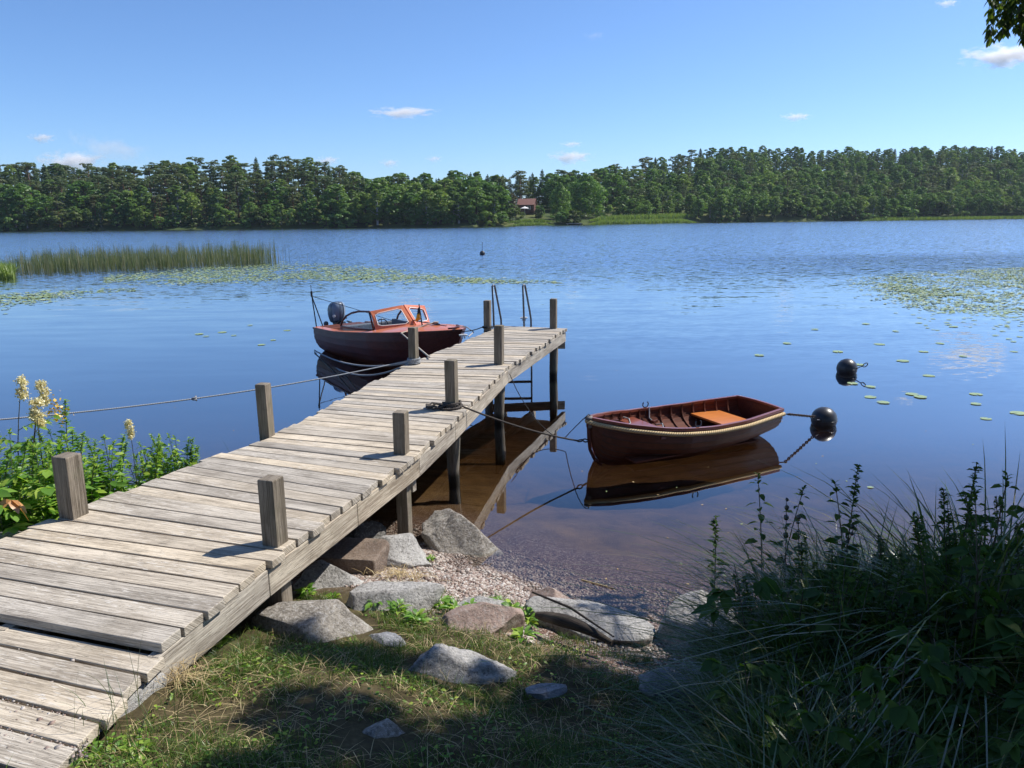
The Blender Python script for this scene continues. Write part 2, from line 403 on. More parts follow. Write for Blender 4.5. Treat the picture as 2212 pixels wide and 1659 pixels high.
def ground(x, y):
    x = np.asarray(x, float); y = np.asarray(y, float)
    s = y_water(x) - y
    zr = lerp(s, [0, .6, 1.1, 1.8, 2.3, 3, 5, 50], [0, .09, .19, .32, .46, .58, .66, 1.6])
    zl = lerp(s, [0, .3, .8, 1.5, 3, 5, 50], [0, .16, .36, .56, .64, .68, 1.6])
    k = ss(x, -1.75, -2.4)
    inland = zr * (1 - k) + zl * k
    d = np.maximum(-s, 0)
    lake = -np.where(d < 4, .14 * d, .56 + 1.9 * (1 - np.exp(-(d - 4) * .06)))
    t = y - y_far(x)
    far = np.where(t > 0, hill(x, np.maximum(t, 0), np.maximum(y, 150)), t * .12)
    near = np.where(s > 0, inland, lake)
    return np.where(y > 120, np.maximum(far, -2.4), near)
def gz(x, y): return float(ground(x, y))

def axis(fine0, fine1, step, lo, hi, grow, cap):
    a = list(np.arange(fine0, fine1, step)); st = step; p = a[-1]
    while p < hi: st = min(st * grow, cap); p += st; a.append(p)
    st = step; p = a[0]; b = []
    while p > lo: st = min(st * grow, cap); p -= st; b.append(p)
    return np.array(b[::-1] + a)
gx = axis(-4.6, 3.8, .04, -900, 900, 1.12, 9)
gy = axis(.6, 6.6, .04, -80, 430, 1.12, 5)
gy = np.concatenate([gy, np.arange(440, 1400, 40)])
X, Y = np.meshgrid(gx, gy)
Z = ground(X, Y)
from mathutils import noise as mn
near = (np.abs(X) < 6) & (Y < 8) & (Y > -2)
for i, j in zip(*np.nonzero(near)):
    q = Vector((X[i, j], Y[i, j], 0))
    Z[i, j] += .035 * mn.noise(q * 2.3) + .014 * mn.noise(q * 9)
nx = len(gx)
idx = np.arange(len(gy) * nx).reshape(len(gy), nx)
quads = np.stack([idx[:-1, :-1], idx[:-1, 1:], idx[1:, 1:], idx[1:, :-1]], -1).reshape(-1, 4)
GV = np.stack([X.ravel(), Y.ravel(), Z.ravel()], 1)
def ground_mat():
    m, nt, b = mat('shore_ground')
    pos = node(nt, 'ShaderNodeNewGeometry').outputs['Position']
    sep = node(nt, 'ShaderNodeSeparateXYZ', {0: pos}); z = sep.outputs[2]
    zone = node(nt, 'ShaderNodeAttribute', attribute_name='zone').outputs['Fac']
    v = node(nt, 'ShaderNodeTexVoronoi', {'Scale': 75.0}); nt.links.new(pos, v.inputs['Vector'])
    ve = node(nt, 'ShaderNodeTexVoronoi', {'Scale': 75.0}, feature='DISTANCE_TO_EDGE'); nt.links.new(pos, ve.inputs['Vector'])
    cs = node(nt, 'ShaderNodeSeparateColor', {0: v.outputs['Color']})
    gravel = ramp(nt, cs.outputs[0], [(0, (.13, .075, .06)), (.35, (.26, .17, .14)), (.65, (.34, .26, .22)), (.9, (.46, .40, .36))])
    gravel = mixc(nt, smoothstep(nt, ve.outputs['Distance'], .10, .0), gravel, (.06, .04, .03))
    silt = ramp(nt, noise(nt, pos, 3.2, 6, .65), [(.35, (.13, .085, .042)), (.65, (.24, .165, .085))])
    gravel = mixc(nt, mth(nt, 'MULTIPLY', smoothstep(nt, z, .03, .005), .8), gravel, mixc(nt, 1.0, gravel, (.42, .36, .34), 'MULTIPLY'))
    mz = mth(nt, 'ADD', z, mth(nt, 'MULTIPLY', mth(nt, 'SUBTRACT', noise(nt, pos, 2.2, 4), .5), .16))
    lakebed = mixc(nt, smoothstep(nt, mz, -.10, -.24), gravel, silt)
    soil = ramp(nt, noise(nt, pos, 14, 6, .7), [(.3, (.035, .028, .016)), (.55, (.075, .06, .03)), (.75, (.14, .11, .06))])
    farland = ramp(nt, noise(nt, pos, .08, 4), [(.4, (.05, .075, .022)), (.7, (.12, .13, .045))])
    soil = mixc(nt, smoothstep(nt, sep.outputs[1], 100, 140), soil, farland)
    nt.links.new(mixc(nt, zone, lakebed, soil), b.inputs['Base Color']); b.inputs['Roughness'].default_value = .95
    b.inputs['Specular IOR Level'].default_value = .15
    h = mth(nt, 'MULTIPLY', mth(nt, 'MINIMUM', ve.outputs['Distance'], .3), mth(nt, 'SUBTRACT', 1.0, zone))
    nt.links.new(bump(nt, mth(nt, 'ADD', h, mth(nt, 'MULTIPLY', noise(nt, pos, 40, 5), .3)), .02, .8), b.inputs['Normal'])
    return m
me = np_mesh('ground', GV, [quads], ground_mat())
s_ = y_water(X) - Y
zone = ss(s_ + .12 * np.sin(X * 5) , .85, 1.25)
zone = np.where(X < -2.0, ss(s_, -.1, .15), zone); zone = np.where(X > 1.15, ss(s_, .0, .35), zone)
zone = np.where(Y > 120, 1.0, zone)
at_ = me.attributes.new('zone', 'FLOAT', 'POINT'); at_.data.foreach_set('value', zone.ravel().astype(np.float32))
tag(link('ground', me), 'grassy shore ground running down into the gravel lake bed', kind='structure')

def water_mat():
    m, nt, b = mat('lake_water'); nt.nodes.remove(b); out = nt.nodes['Material Output']
    pos = node(nt, 'ShaderNodeNewGeometry').outputs['Position']
    sep = node(nt, 'ShaderNodeSeparateXYZ', {0: pos}); x, y = sep.outputs[0], sep.outputs[1]
    def field(scale, sc_, seed, detail=2, rough=.5):
        n = node(nt, 'ShaderNodeTexNoise', {'Scale': sc_, 'Detail': detail, 'Roughness': rough})
        nt.links.new(mapping(nt, pos, scale, (seed, seed * 2.7, seed)), n.inputs['Vector'])
        v = node(nt, 'ShaderNodeVectorMath', operation='SUBTRACT'); nt.links.new(n.outputs['Color'], v.inputs[0]); v.inputs[1].default_value = (.5, .5, .5)
        return v.outputs[0]
    def scaled(v, amp):
        n = node(nt, 'ShaderNodeVectorMath', operation='SCALE'); nt.links.new(v, n.inputs[0])
        if isinstance(amp, bpy.types.NodeSocket): nt.links.new(amp, n.inputs['Scale'])
        else: n.inputs['Scale'].default_value = amp
        return n.outputs[0]
    def addv(a, c):
        n = node(nt, 'ShaderNodeVectorMath', operation='ADD'); nt.links.new(a, n.inputs[0]); nt.links.new(c, n.inputs[1]); return n.outputs[0]
    # wind patches: where the surface is ruffled, by place on the lake
    patch = noise(nt, mapping(nt, pos, (.05, .16, 1), (3.1, 1.7, 0)), 1.0, 3)
    dist = mth(nt, 'SQRT', mth(nt, 'ADD', mth(nt, 'MULTIPLY', mth(nt, 'SUBTRACT', x, -.5), mth(nt, 'SUBTRACT', x, -.5)), mth(nt, 'MULTIPLY', y, y)))
    off = smoothstep(nt, dist, 10.0, 13.5)
    right = smoothstep(nt, x, -4.0, 1.0)
    ruffle = mth(nt, 'MULTIPLY', mth(nt, 'MULTIPLY', off, smoothstep(nt, patch, .40, .58)), mth(nt, 'ADD', mth(nt, 'MULTIPLY', right, .8), .2))
    far = smoothstep(nt, y, 17.0, 44.0)
    band = mth(nt, 'MULTIPLY', mth(nt, 'MULTIPLY', smoothstep(nt, y, 27, 31), smoothstep(nt, y, 46, 38)), smoothstep(nt, mth(nt, 'SUBTRACT', x, mth(nt, 'MULTIPLY', y, .1)), 2.0, 16.0))
    swell = field((.55, 2.4, 1), 1.0, 5.0, 2)
    small = field((4.0, 11.0, 1), 1.0, 9.0, 2, .6)
    chop = field((3.2, 9.0, 1), 1.0, 13.0, 3, .6)
    a_swell = mth(nt, 'ADD', .010, mth(nt, 'MULTIPLY', smoothstep(nt, y, 7, 22), .055))
    a_small = mth(nt, 'ADD', .004, mth(nt, 'MULTIPLY', ruffle, .075))
    a_chop = mth(nt, 'ADD', mth(nt, 'MULTIPLY', far, 1.0), mth(nt, 'MULTIPLY', band, .6))
    t = addv(addv(scaled(swell, a_swell), scaled(small, a_small)), scaled(chop, a_chop))
    mul = node(nt, 'ShaderNodeVectorMath', operation='MULTIPLY'); nt.links.new(t, mul.inputs[0]); mul.inputs[1].default_value = (.5, 1.0, 0.0)
    lee = node(nt, 'ShaderNodeCombineXYZ', {1: mth(nt, 'MULTIPLY', far, -.065), 2: 1.0})   # the wavelet faces turned to this shore
    nrm = node(nt, 'ShaderNodeVectorMath', operation='NORMALIZE'); add1 = node(nt, 'ShaderNodeVectorMath', operation='ADD')
    nt.links.new(mul.outputs[0], add1.inputs[0]); nt.links.new(lee.outputs[0], add1.inputs[1]); nt.links.new(add1.outputs[0], nrm.inputs[0])
    N = nrm.outputs[0]
    fr = node(nt, 'ShaderNodeFresnel', {'IOR': 1.333, 'Normal': N})
    frf = node(nt, 'ShaderNodeFresnel', {'IOR': 1.333})
    fm = mth(nt, 'MULTIPLY', far, mth(nt, 'SUBTRACT', 1.0, band))
    frm = mth(nt, 'ADD', mth(nt, 'MULTIPLY', fr.outputs[0], mth(nt, 'SUBTRACT', 1.0, fm)), mth(nt, 'MULTIPLY', frf.outputs[0], fm))
    gl = node(nt, 'ShaderNodeBsdfGlossy', {'Color': (.97, .98, 1, 1), 'Normal': N, 'Roughness': mth(nt, 'ADD', .012, mth(nt, 'MULTIPLY', far, .10))})
    tr = node(nt, 'ShaderNodeBsdfTransparent', {'Color': (.97, .96, .93, 1)})
    mx = node(nt, 'ShaderNodeMixShader', {0: mth(nt, 'POWER', frm, mth(nt, 'SUBTRACT', .82, mth(nt, 'MULTIPLY', smoothstep(nt, y, 3.8, 8.0), .41))), 1: tr.outputs[0], 2: gl.outputs[0]})
    nt.links.new(mx.outputs[0], out.inputs[0])
    va = node(nt, 'ShaderNodeVolumeAbsorption', {'Color': (.46, .33, .17, 1), 'Density': 1.15})
    nt.links.new(va.outputs[0], out.inputs[1])
    return m
b_ = MB(); b_.box((0, 187, -3.5), (1700, 434, 7))
tag(b_.build('lake_water', water_mat()), 'calm blue lake water clear over gravel near the shore', kind='structure')

# ------------------------------------------------------------------ shore gravel (real pebbles) and rocks
def jit_boxes(P, size, rngl):
    """small rounded pebbles: 8-cornered lumps"""
    n = len(P)
    cube = np.array([[a, b, c] for a in (-1, 1) for b in (-1, 1) for c in (-1, 1)], float) * .5
    V = cube[None] * (1 + rngl.uniform(-.45, .15, (n, 8, 3)))
    V *= (size[:, None] * rngl.uniform(.6, 1.25, (n, 3)) * np.array([1, 1, .7]))[:, None, :]
    a = rngl.uniform(0, 6.28, n); ca, sa = np.cos(a), np.sin(a)
    Vx = V[..., 0] * ca[:, None] - V[..., 1] * sa[:, None]; Vy = V[..., 0] * sa[:, None] + V[..., 1] * ca[:, None]
    V = np.stack([Vx, Vy, V[..., 2]], -1) + P[:, None, :]
    q = np.array([(0, 1, 3, 2), (4, 6, 7, 5), (0, 4, 5, 1), (2, 3, 7, 6), (0, 2, 6, 4), (1, 5, 7, 3)])
    return V.reshape(-1, 3), (q[None] + (np.arange(n) * 8)[:, None, None]).reshape(-1, 4)
def pebble_mat():
    m, nt, b = mat('pebbles'); r = node(nt, 'ShaderNodeNewGeometry').outputs['Random Per Island']
    c = ramp(nt, r, [(0, (.14, .095, .075)), (.25, (.27, .19, .155)), (.5, (.34, .275, .235)), (.75, (.42, .375, .33)), (.93, (.53, .49, .45)), (1, (.09, .08, .075))])
    z = node(nt, 'ShaderNodeSeparateXYZ', {0: node(nt, 'ShaderNodeNewGeometry').outputs['Position']}).outputs[2]
    wet = smoothstep(nt, z, .03, .005)
    nt.links.new(mixc(nt, mth(nt, 'MULTIPLY', wet, .8), c, mixc(nt, 1.0, c, (.42, .36, .34), 'MULTIPLY')), b.inputs['Base Color']); nt.links.new(mth(nt, 'SUBTRACT', .75, mth(nt, 'MULTIPLY', wet, .4)), b.inputs['Roughness']); return m
M['pebble'] = pebble_mat()
n = 60000
px_ = rng.uniform(-1.2, 1.15, n); py_ = y_water(px_) + rng.uniform(-1.0, .6, n)
k_ = rng.uniform(0, 1, n) < np.where(py_ > y_water(px_), np.clip(1 - (py_ - y_water(px_)) / .6, 0, 1) * .75, np.where(px_ > .1, np.clip((py_ - y_water(px_) + .62) / .15, 0, 1), np.clip((py_ - y_water(px_) + 1.02) / .1, 0, 1)))
px_, py_ = px_[k_], py_[k_]
pz_ = np.array([gz(a, c) + .035 * mn.noise(Vector((a, c, 0)) * 2.3) + .014 * mn.noise(Vector((a, c, 0)) * 9) for a, c in zip(px_, py_)])
V, Q = jit_boxes(np.stack([px_, py_, pz_ + .001], 1), rng.gamma(4, .0021, len(px_)) + .005, rng)
tag(link('beach_gravel', np_mesh('beach_gravel', V, [Q], M['pebble'])), 'pinkish grey gravel along the water edge between the rocks', 'gravel', kind='stuff')

ROCKS = []
def rock(name, label, c, dims, rz, seed, material, power=2.6, cuts=(), rough=.12, tilt=(0, 0), sub=5, group='rocks along the shore'):
    """c: ground centre; dims: full width/depth/height. cuts: planes (nx,ny,nz,d in unit space) that flatten facets"""
    bm = bmesh.new(); bmesh.ops.create_icosphere(bm, subdivisions=sub, radius=1.0)
    rl = random.Random(seed); o = Vector((rl.uniform(0, 90), rl.uniform(0, 90), rl.uniform(0, 90)))
    pl = [(Vector(p[:3]).normalized(), p[3]) for p in cuts]
    for _ in range(9 if power < 6 else 0):
        v = Vector((rl.uniform(-1, 1), rl.uniform(-1, 1), rl.uniform(-.4, 1))).normalized(); pl.append((v, rl.uniform(.66, .9)))
    for v in bm.verts:
        p = v.co.normalized()
        k = (abs(p.x) ** power + abs(p.y) ** power + abs(p.z) ** power) ** (-1 / power)
        p = p * k
        for nn, d in pl:
            e = p.dot(nn) - d
            if e > 0: p -= nn * (e * .96)
        q = p * 1.0 + o
        a = mn.noise(q * 1.1) * .55 + mn.noise(q * 2.6) * .3 + mn.noise(q * 6) * .16 + mn.noise(q * 15) * .07 + mn.noise(q * 34) * .03
        p = p * (1 + rough * a * 1.6)
        v.co = Vector((p.x * dims[0] / 2, p.y * dims[1] / 2, p.z * dims[2] / 2))
    me = bpy.data.meshes.new(name); bm.to_mesh(me); bm.free()
    me.polygons.foreach_set('use_smooth', [True] * len(me.polygons)); me.materials.append(M[material])
    ob = link(name, me); ob.location = c; ob.rotation_euler = (tilt[0], tilt[1], rz)
    tag(ob, label, 'rock', group)
    ROCKS.append((c[0], c[1], dims[0] * .5, dims[1] * .5, rz)); return ob
def rk(px, py, zb): p = at(px, py, zb); return p
rock('boulder', 'ridged tan boulder dipping into the water right of the dock pile', (-.34, 5.00, .02), (.80, .44, .44), R(-34), 3, 'granite_tan', 2.2,
     [(.25, -.6, .75, .42), (.7, -.1, .7, .52), (-.75, -.2, .5, .62), (.1, .7, .7, .5)], .16, (0, R(22)))
rock('boulder', 'pale grey faceted boulder at the foot of the square dock post', (-.80, 4.70, .06), (.48, .44, .40), R(12), 11, 'granite', 3.0,
     [(.3, -.5, .8, .55), (-.6, -.3, .7, .6), (.8, .1, .4, .7), (-.1, -.9, .1, .75)], .1)
rock('stone_block', 'brown square cut stone block beside the dock beam', (-1.06, 4.50, .12), (.44, .36, .24), R(-8), 21, 'brownstone', 7.0, [(0, 0, 1, .8), (0, -1, .05, .85)], .035)
rock('rock_slab', 'tilted grey slab half shaded under the dock edge', (-1.02, 4.06, .10), (.62, .36, .26), R(-32), 5, 'granite', 4.0, [(.35, -.4, .85, .5)], .08, (R(8), R(12)))
rock('boulder', 'broad speckled grey boulder at the edge of the gravel', (-.70, 3.80, .15), (.60, .44, .46), R(4), 8, 'granite', 3.6,
     [(0, -.72, .7, .62), (-.9, -.3, .2, .8), (0, .1, 1, .66)], .1)
rock('boulder', 'large rounded grey brown boulder in front of the dock post', (-1.02, 3.46, .24), (.74, .46, .44), R(-14), 31, 'granite_tan', 2.4,
     [(-.3, -.2, .9, .72), (.6, -.3, .6, .7)], .13, (R(0), R(10)))
rock('boulder', 'low blue grey rock between large boulder and grass', (-.66, 3.33, .22), (.34, .20, .18), R(-22), 33, 'bluestone', 2.5, (), .12, group='rocks in the grass')
rock('rock_slab', 'small flat pale slab sunk in the gravel', (-.19, 3.90, .13), (.34, .22, .10), R(6), 41, 'granite', 3.2, [(0, 0, 1, .6)], .06)
rock('boulder', 'pinkish cracked boulder behind the grass', (-.17, 3.62, .17), (.44, .32, .30), R(8), 15, 'granite_pink', 2.5, [(0, -.6, .8, .7)], .08)
rock('boulder', 'grey and pink rock at the waterside above the driftwood', (.22, 4.02, .08), (.32, .24, .20), R(-20), 17, 'granite_pink', 2.8, [(-.4, -.5, .7, .55)], .12)
rock('rock_slab', 'long pale slab lying behind the driftwood branch', (.40, 3.78, .08), (.74, .36, .24), R(-16), 19, 'granite', 3.4, [(0, -.3, .95, .6), (.4, .3, .8, .6)], .07, (R(6), 0))
rock('boulder', 'white speckled boulder beside the dark bush', (.98, 3.66, .13), (.46, .38, .38), R(0), 23, 'granite', 3.0, [(-.4, -.2, .9, .6), (.5, -.2, .8, .62)], .07)
rock('boulder', 'two humped grey rock lying in the shaded lawn', (-.27, 3.03, .235), (.54, .38, .36), R(14), 27, 'granite', 2.2, [(.5, 0, .8, .72)], .2, group='rocks in the grass')
rock('boulder', 'pointed grey rock low in the grass at the bottom of the photo', (-.50, 2.33, .42), (.34, .26, .28), R(10), 29, 'granite_tan', 2.1, [(-.5, -.4, .75, .5), (.6, -.3, .7, .5)], .1, group='rocks in the grass')
rock('rock_slab', 'small blue grey flat stone among the grass', (.13, 2.84, .325), (.18, .10, .035), R(18), 37, 'bluestone', 2.8, [(0, 0, 1, .6)], .1, group='rocks in the grass')
rock('rock_slab', 'wide dark slab in deep shade under the bush', (.78, 3.02, .24), (.44, .26, .14), R(-6), 43, 'bluestone', 3.4, [(0, -.2, 1, .6)], .09, group='rocks in the grass')
rock('boulder', 'dark stone in shadow beneath the dock', (-1.12, 4.98, .06), (.40, .34, .30), R(20), 45, 'dark_rock', 2.8, (), .14, group='stones under the dock')
rock('boulder', 'dark stone under the dock behind the brown block', (-1.36, 4.62, .14), (.44, .40, .30), R(40), 47, 'dark_rock', 2.8, (), .14, group='stones under the dock')
rock('rock_slab', 'rough grey stone edging the left side of the dock', (-2.62, 4.86, .36), (.52, .34, .34), R(24), 49, 'granite', 3.4, [(0, 0, 1, .7)], .12)
rock('rock_slab', 'sandy worn stone kerb left of the nearest dock post', (-3.00, 3.88, .50), (.95, .40, .30), R(8), 51, 'granite_tan', 4.2, [(0, 0, 1, .62)], .07)

# ------------------------------------------------------------------ the dock
ZD = .67
def zdeck(y): return ZD + .018 * max(0.0, y - 8.2)
far_r, far_l = at(1223, 708, .725), at(1085, 702.5, .725)
KR = [(-1.46, 2.02), (-1.40, 2.62), (-1.20, 3.39), (-.935, 4.25), (-.665, 5.13), (-.47, 6.0), (-.04, 8.19), (far_r[0], far_r[1])]
KL = [(-3.05, 2.55), (-2.94, 3.10), (-2.65, 3.83), (-2.24, 4.83), (-1.86, 5.52), (-1.66, 6.42), (-1.20, 8.36), (far_l[0], far_l[1])]
KN = [0.0]
for a, c in zip(KR[:-1], KR[1:]): KN.append(KN[-1] + math.dist(a, c))
def edge(K, t): return np.array([np.interp(t, KN, [k[0] for k in K]), np.interp(t, KN, [k[1] for k in K])])
dock = empty('wooden_dock', (-1.4, 3.4, 0.0))
tag(dock, 'long weathered grey plank dock on piles running out from the shore', 'dock')
def dock_part(mb, name, m, bevel=0.0):
    o = mb.build(name, M[m], dock, bevel); o.matrix_parent_inverse = dock.matrix_world.inverted(); return o
dock.matrix_world  # parts are built in world space and parented with the inverse
bpy.context.view_layer.update()
deck = MB(); t = 0.0; TH = .042; k = 0
STEP = KN[1] + .02                                  # the last few planks on the land side lie one plank lower
while t < KN[-1] - .03:
    wd = random.uniform(.112, .132) if t > STEP else random.uniform(.12, .15)
    t1 = min(t + wd, KN[-1])
    gap = random.uniform(.008, .014) if t > STEP else random.uniform(.009, .016)
    er, el = random.uniform(-.018, .022), random.uniform(-.03, .03)
    P = []
    r0, r1, l0, l1 = edge(KR, t), edge(KR, t1 - gap), edge(KL, t), edge(KL, t1 - gap)
    u0 = (r0 - l0) / np.linalg.norm(r0 - l0); u1 = (r1 - l1) / np.linalg.norm(r1 - l1)
    r0, r1, l0, l1 = r0 + u0 * er, r1 + u1 * er, l0 - u0 * el, l1 - u1 * el
    zz = zdeck((r0[1] + l0[1]) / 2) + random.uniform(-.0025, .0025) + (0 if t > STEP else -.045 - .02 * (STEP - t))
    tl = random.uniform(-.003, .003)
    for a, b2 in ((l0, l1), (r0, r1)):
        for q, dz in ((a, 0), (b2, tl)):
            for h in (zz - TH, zz + dz): P.append((q[0], q[1], h))
    deck.hexa(P, 0); t = t1; k += 1
dock_part(deck, 'deck', 'deck', .004)
def beam(K, inset, name, z0, z1, w_=.05, t0=0.0):
    mb = MB(); ts = [x for x in KN if x >= t0]
    if t0 not in ts: ts = [t0] + ts
    # boards two spans long, butted end to end
    for i in range(len(ts) - 1):
        a, c = edge(K, ts[i]), edge(K, ts[i + 1] - .004)
        d = (c - a) / np.linalg.norm(c - a); nrm = np.array([d[1], -d[0]]) * (1 if K is KR else -1)
        P = []
        for q, tt in ((a, ts[i]), (c, ts[i + 1])):
            dz = zdeck(q[1]) - TH - .002
            for o_ in (-inset - w_, -inset):
                for h in (dz - z0, dz - z1): 
                    pp = q + nrm * o_; P.append((pp[0], pp[1], h))
        mb.hexa(P, 0)
    return dock_part(mb, name, 'beam', .005)
beam(KR, .004, 'edge_beam', .145, 0.0, .055, KN[1] + .02)
beam(KL, .012, 'edge_beam', .145, 0.0, .055, KN[1] + .02)
mid = MB()
for i in range(1, len(KN) - 1):
    a, c = (edge(KR, KN[i]) + edge(KL, KN[i])) / 2, (edge(KR, KN[i + 1] - .004) + edge(KL, KN[i + 1] - .004)) / 2
    P = []
    for q in (a, c):
        for o_ in (-.025, .025):
            for h in (.145, 0): P.append((q[0] + o_, q[1], zdeck(q[1]) - TH - .002 - h))
    mid.hexa(P, 0)
dock_part(mid, 'middle_beam', 'beam')
POSTS = [((150, 1120), .36, .105, .6, 'L'), ((574, 945), .415, .085, 0, 'L'), ((893, 788), .42, .088, 0, 'L'), ((1053, 713), .43, .092, 0, 'L'),
         ((590, 1180), .355, .092, .3, 'R'), ((866, 982), .305, .088, 0, 'R'), ((976, 884), .43, .092, 0, 'R'), ((1078, 788), .44, .094, 0, 'R'), ((1196, 709), .43, .092, 0, 'R')]
POSTXY = []
for (bx, by), hh, sz, zb, side in POSTS:
    b0 = at(bx, by, ZD if by > 780 else .725)
    b0[1] += sz * .45
    POSTXY.append(b0)
    lean = random.uniform(-.02, .02)
    mb = MB(); zt = zdeck(b0[1]) + hh
    ang = R(-16) + random.uniform(-.05, .05)
    Mx = Matrix.Rotation(ang, 3, 'Z')
    def ring(z, s_):
        return [Vector((b0[0], b0[1], z)) + Mx @ Vector((sx * s_ / 2, sy * s_ / 2, 0)) + Vector((lean * (z - ZD), 0, 0)) for sx, sy in ((-1, -1), (1, -1), (1, 1), (-1, 1))]
    lo = ZD - .05
    rings = [ring(lo, sz), ring(zt - .006, sz), ring(zt, sz - .008)]
    V = [p for r_ in rings for p in r_]
    Fs = [(3, 2, 1, 0), (8, 9, 10, 11)]; uvs = [[(0, 0), (0, .1), (.1, .1), (.1, 0)]] * 2
    o2 = random.random() * 20
    for i in range(2):
        for j in range(4):
            j2 = (j + 1) % 4; Fs.append((i * 4 + j, i * 4 + j2, i * 4 + 4 + j2, i * 4 + 4 + j))
            za, zc = rings[i][0].z, rings[i + 1][0].z
            uvs.append([(za + o2, j * .2), (za + o2, j * .2 + sz), (zc + o2, j * .2 + sz), (zc + o2, j * .2)])
    mb.add(V, Fs, uvs)
    dock_part(mb, 'post', 'post', .0025)
    # what carries the post: a squared leg near the shore, a round pile in the water
    pl = MB(); g0 = gz(b0[0], b0[1])
    if b0[1] < 5.4:
        pl.box((b0[0], b0[1], (lo - .002 + g0 - .25) / 2), (sz * .98, sz * .98, lo - g0 + .25 - .002), ang, grain=2)
        dock_part(pl, 'support_leg', 'post', .006)
    else:
        zs = np.linspace(lo - .002, g0 - .4, 8)
        pts = [(b0[0] + lean * (z - ZD) + .006 * math.sin(i * 1.7), b0[1] + .006 * math.cos(i * 2.1), z) for i, z in enumerate(zs)]
        pl.tube(pts, [.056 + .006 * math.sin(i * 1.3) for i in range(8)], 14)
        dock_part(pl, 'pile', 'pile')
# cross timbers under the deck at each pair of piles
for i, j in ((1, 5), (1, 6), (2, 7), (3, 8)):
    a, c = POSTXY[i].copy(), POSTXY[j].copy(); d = (c - a)[:2]; L = np.linalg.norm(d); d = d / L
    yy = (a[1] + c[1]) / 2; zc = zdeck(yy) - TH - .15 - .062
    ext = .17 if j == 8 else .03
    off = .085
    mb = MB(); m0 = (a[:2] + c[:2]) / 2 + d * (ext - .03) / 2
    mb.box((m0[0] + off * -d[1] * 1.0, m0[1] + off * d[0], zc), (L + .06 + ext, .05, .12), math.atan2(d[1], d[0]))
    dock_part(mb, 'cross_timber', 'beam', .004)
# stone footing where the beam meets the bank
rock('stone_footing', 'pale stone footing under the landward end of the dock beam', (-1.53, 2.50, .46), (.44, .20, .26), R(74), 61, 'granite', 6.0, [(0, 0, 1, .8)], .04, group='stones under the dock')
# bathing ladder at the outer end
lad = empty('ladder', (0, 0, 0)); lad.parent = dock; lad.matrix_parent_inverse = dock.matrix_world.inverted()
e0, e1 = np.array(far_l), np.array(far_r)
ax = (e1 - e0)[:2] / np.linalg.norm((e1 - e0)[:2]); out_ = np.array([-ax[1], ax[0]])
if out_[1] < 0: out_ = -out_
yl = far_l[1]
lx = []
for bx in (1077, 1142):
    p = atd(bx, 703, yl - .02)
    c0 = np.array([p[0], p[1]])
    mb = MB(); zt = .725 + .60
    inb = c0 - out_ * .06 - ax * .05; out2 = c0 + out_ * .10
    pts = [(inb[0], inb[1], .70), (inb[0] - .005, inb[1], .95), (inb[0] - .015, inb[1], zt - .02)]
    for q in np.linspace(0, 1, 5): pts.append((inb[0] - .015 + .035 * q, inb[1] + .06 * q, zt - .02 + .018 * math.sin(q * math.pi)))
    pts += [(inb[0] + .085, out2[1] - .06, .93), (inb[0] + .105, out2[1], .80), (inb[0] + .11, out2[1], .30), (inb[0] + .11, out2[1], -.55)]
    mb.tube(pts, .0145, 8); o = mb.build('handrail', M['steel'], lad)
    lx.append((inb[0] + .11, out2[1]))
for zz in (.42, .16, -.10, -.36):
    mb = MB(); mb.box(((lx[0][0] + lx[1][0]) / 2, (lx[0][1] + lx[1][1]) / 2, zz), (lx[1][0] - lx[0][0] + .02, .07, .03), math.atan2(lx[1][1] - lx[0][1], lx[1][0] - lx[0][0]))
    mb.build('rung', M['plain'], lad, .004)
# small mooring cleats screwed to the planks
for bx, by in ((1000, 729), (1131, 691)):
    p = at(bx, by, .70); mb = MB()
    mb.tube([(p[0] - .05, p[1], p[2] + .028), (p[0] - .02, p[1], p[2] + .036), (p[0] + .03, p[1], p[2] + .036), (p[0] + .06, p[1], p[2] + .03)], .013, 8)
    mb.box((p[0] - .012, p[1], p[2] + .012), (.02, .03, .05)); mb.box((p[0] + .025, p[1], p[2] + .012), (.02, .03, .05))
    dock_part(mb, 'mooring_cleat', 'white')
# an eye plate on the beam for the thin line
pe = atd(1101, 806, 7.98)

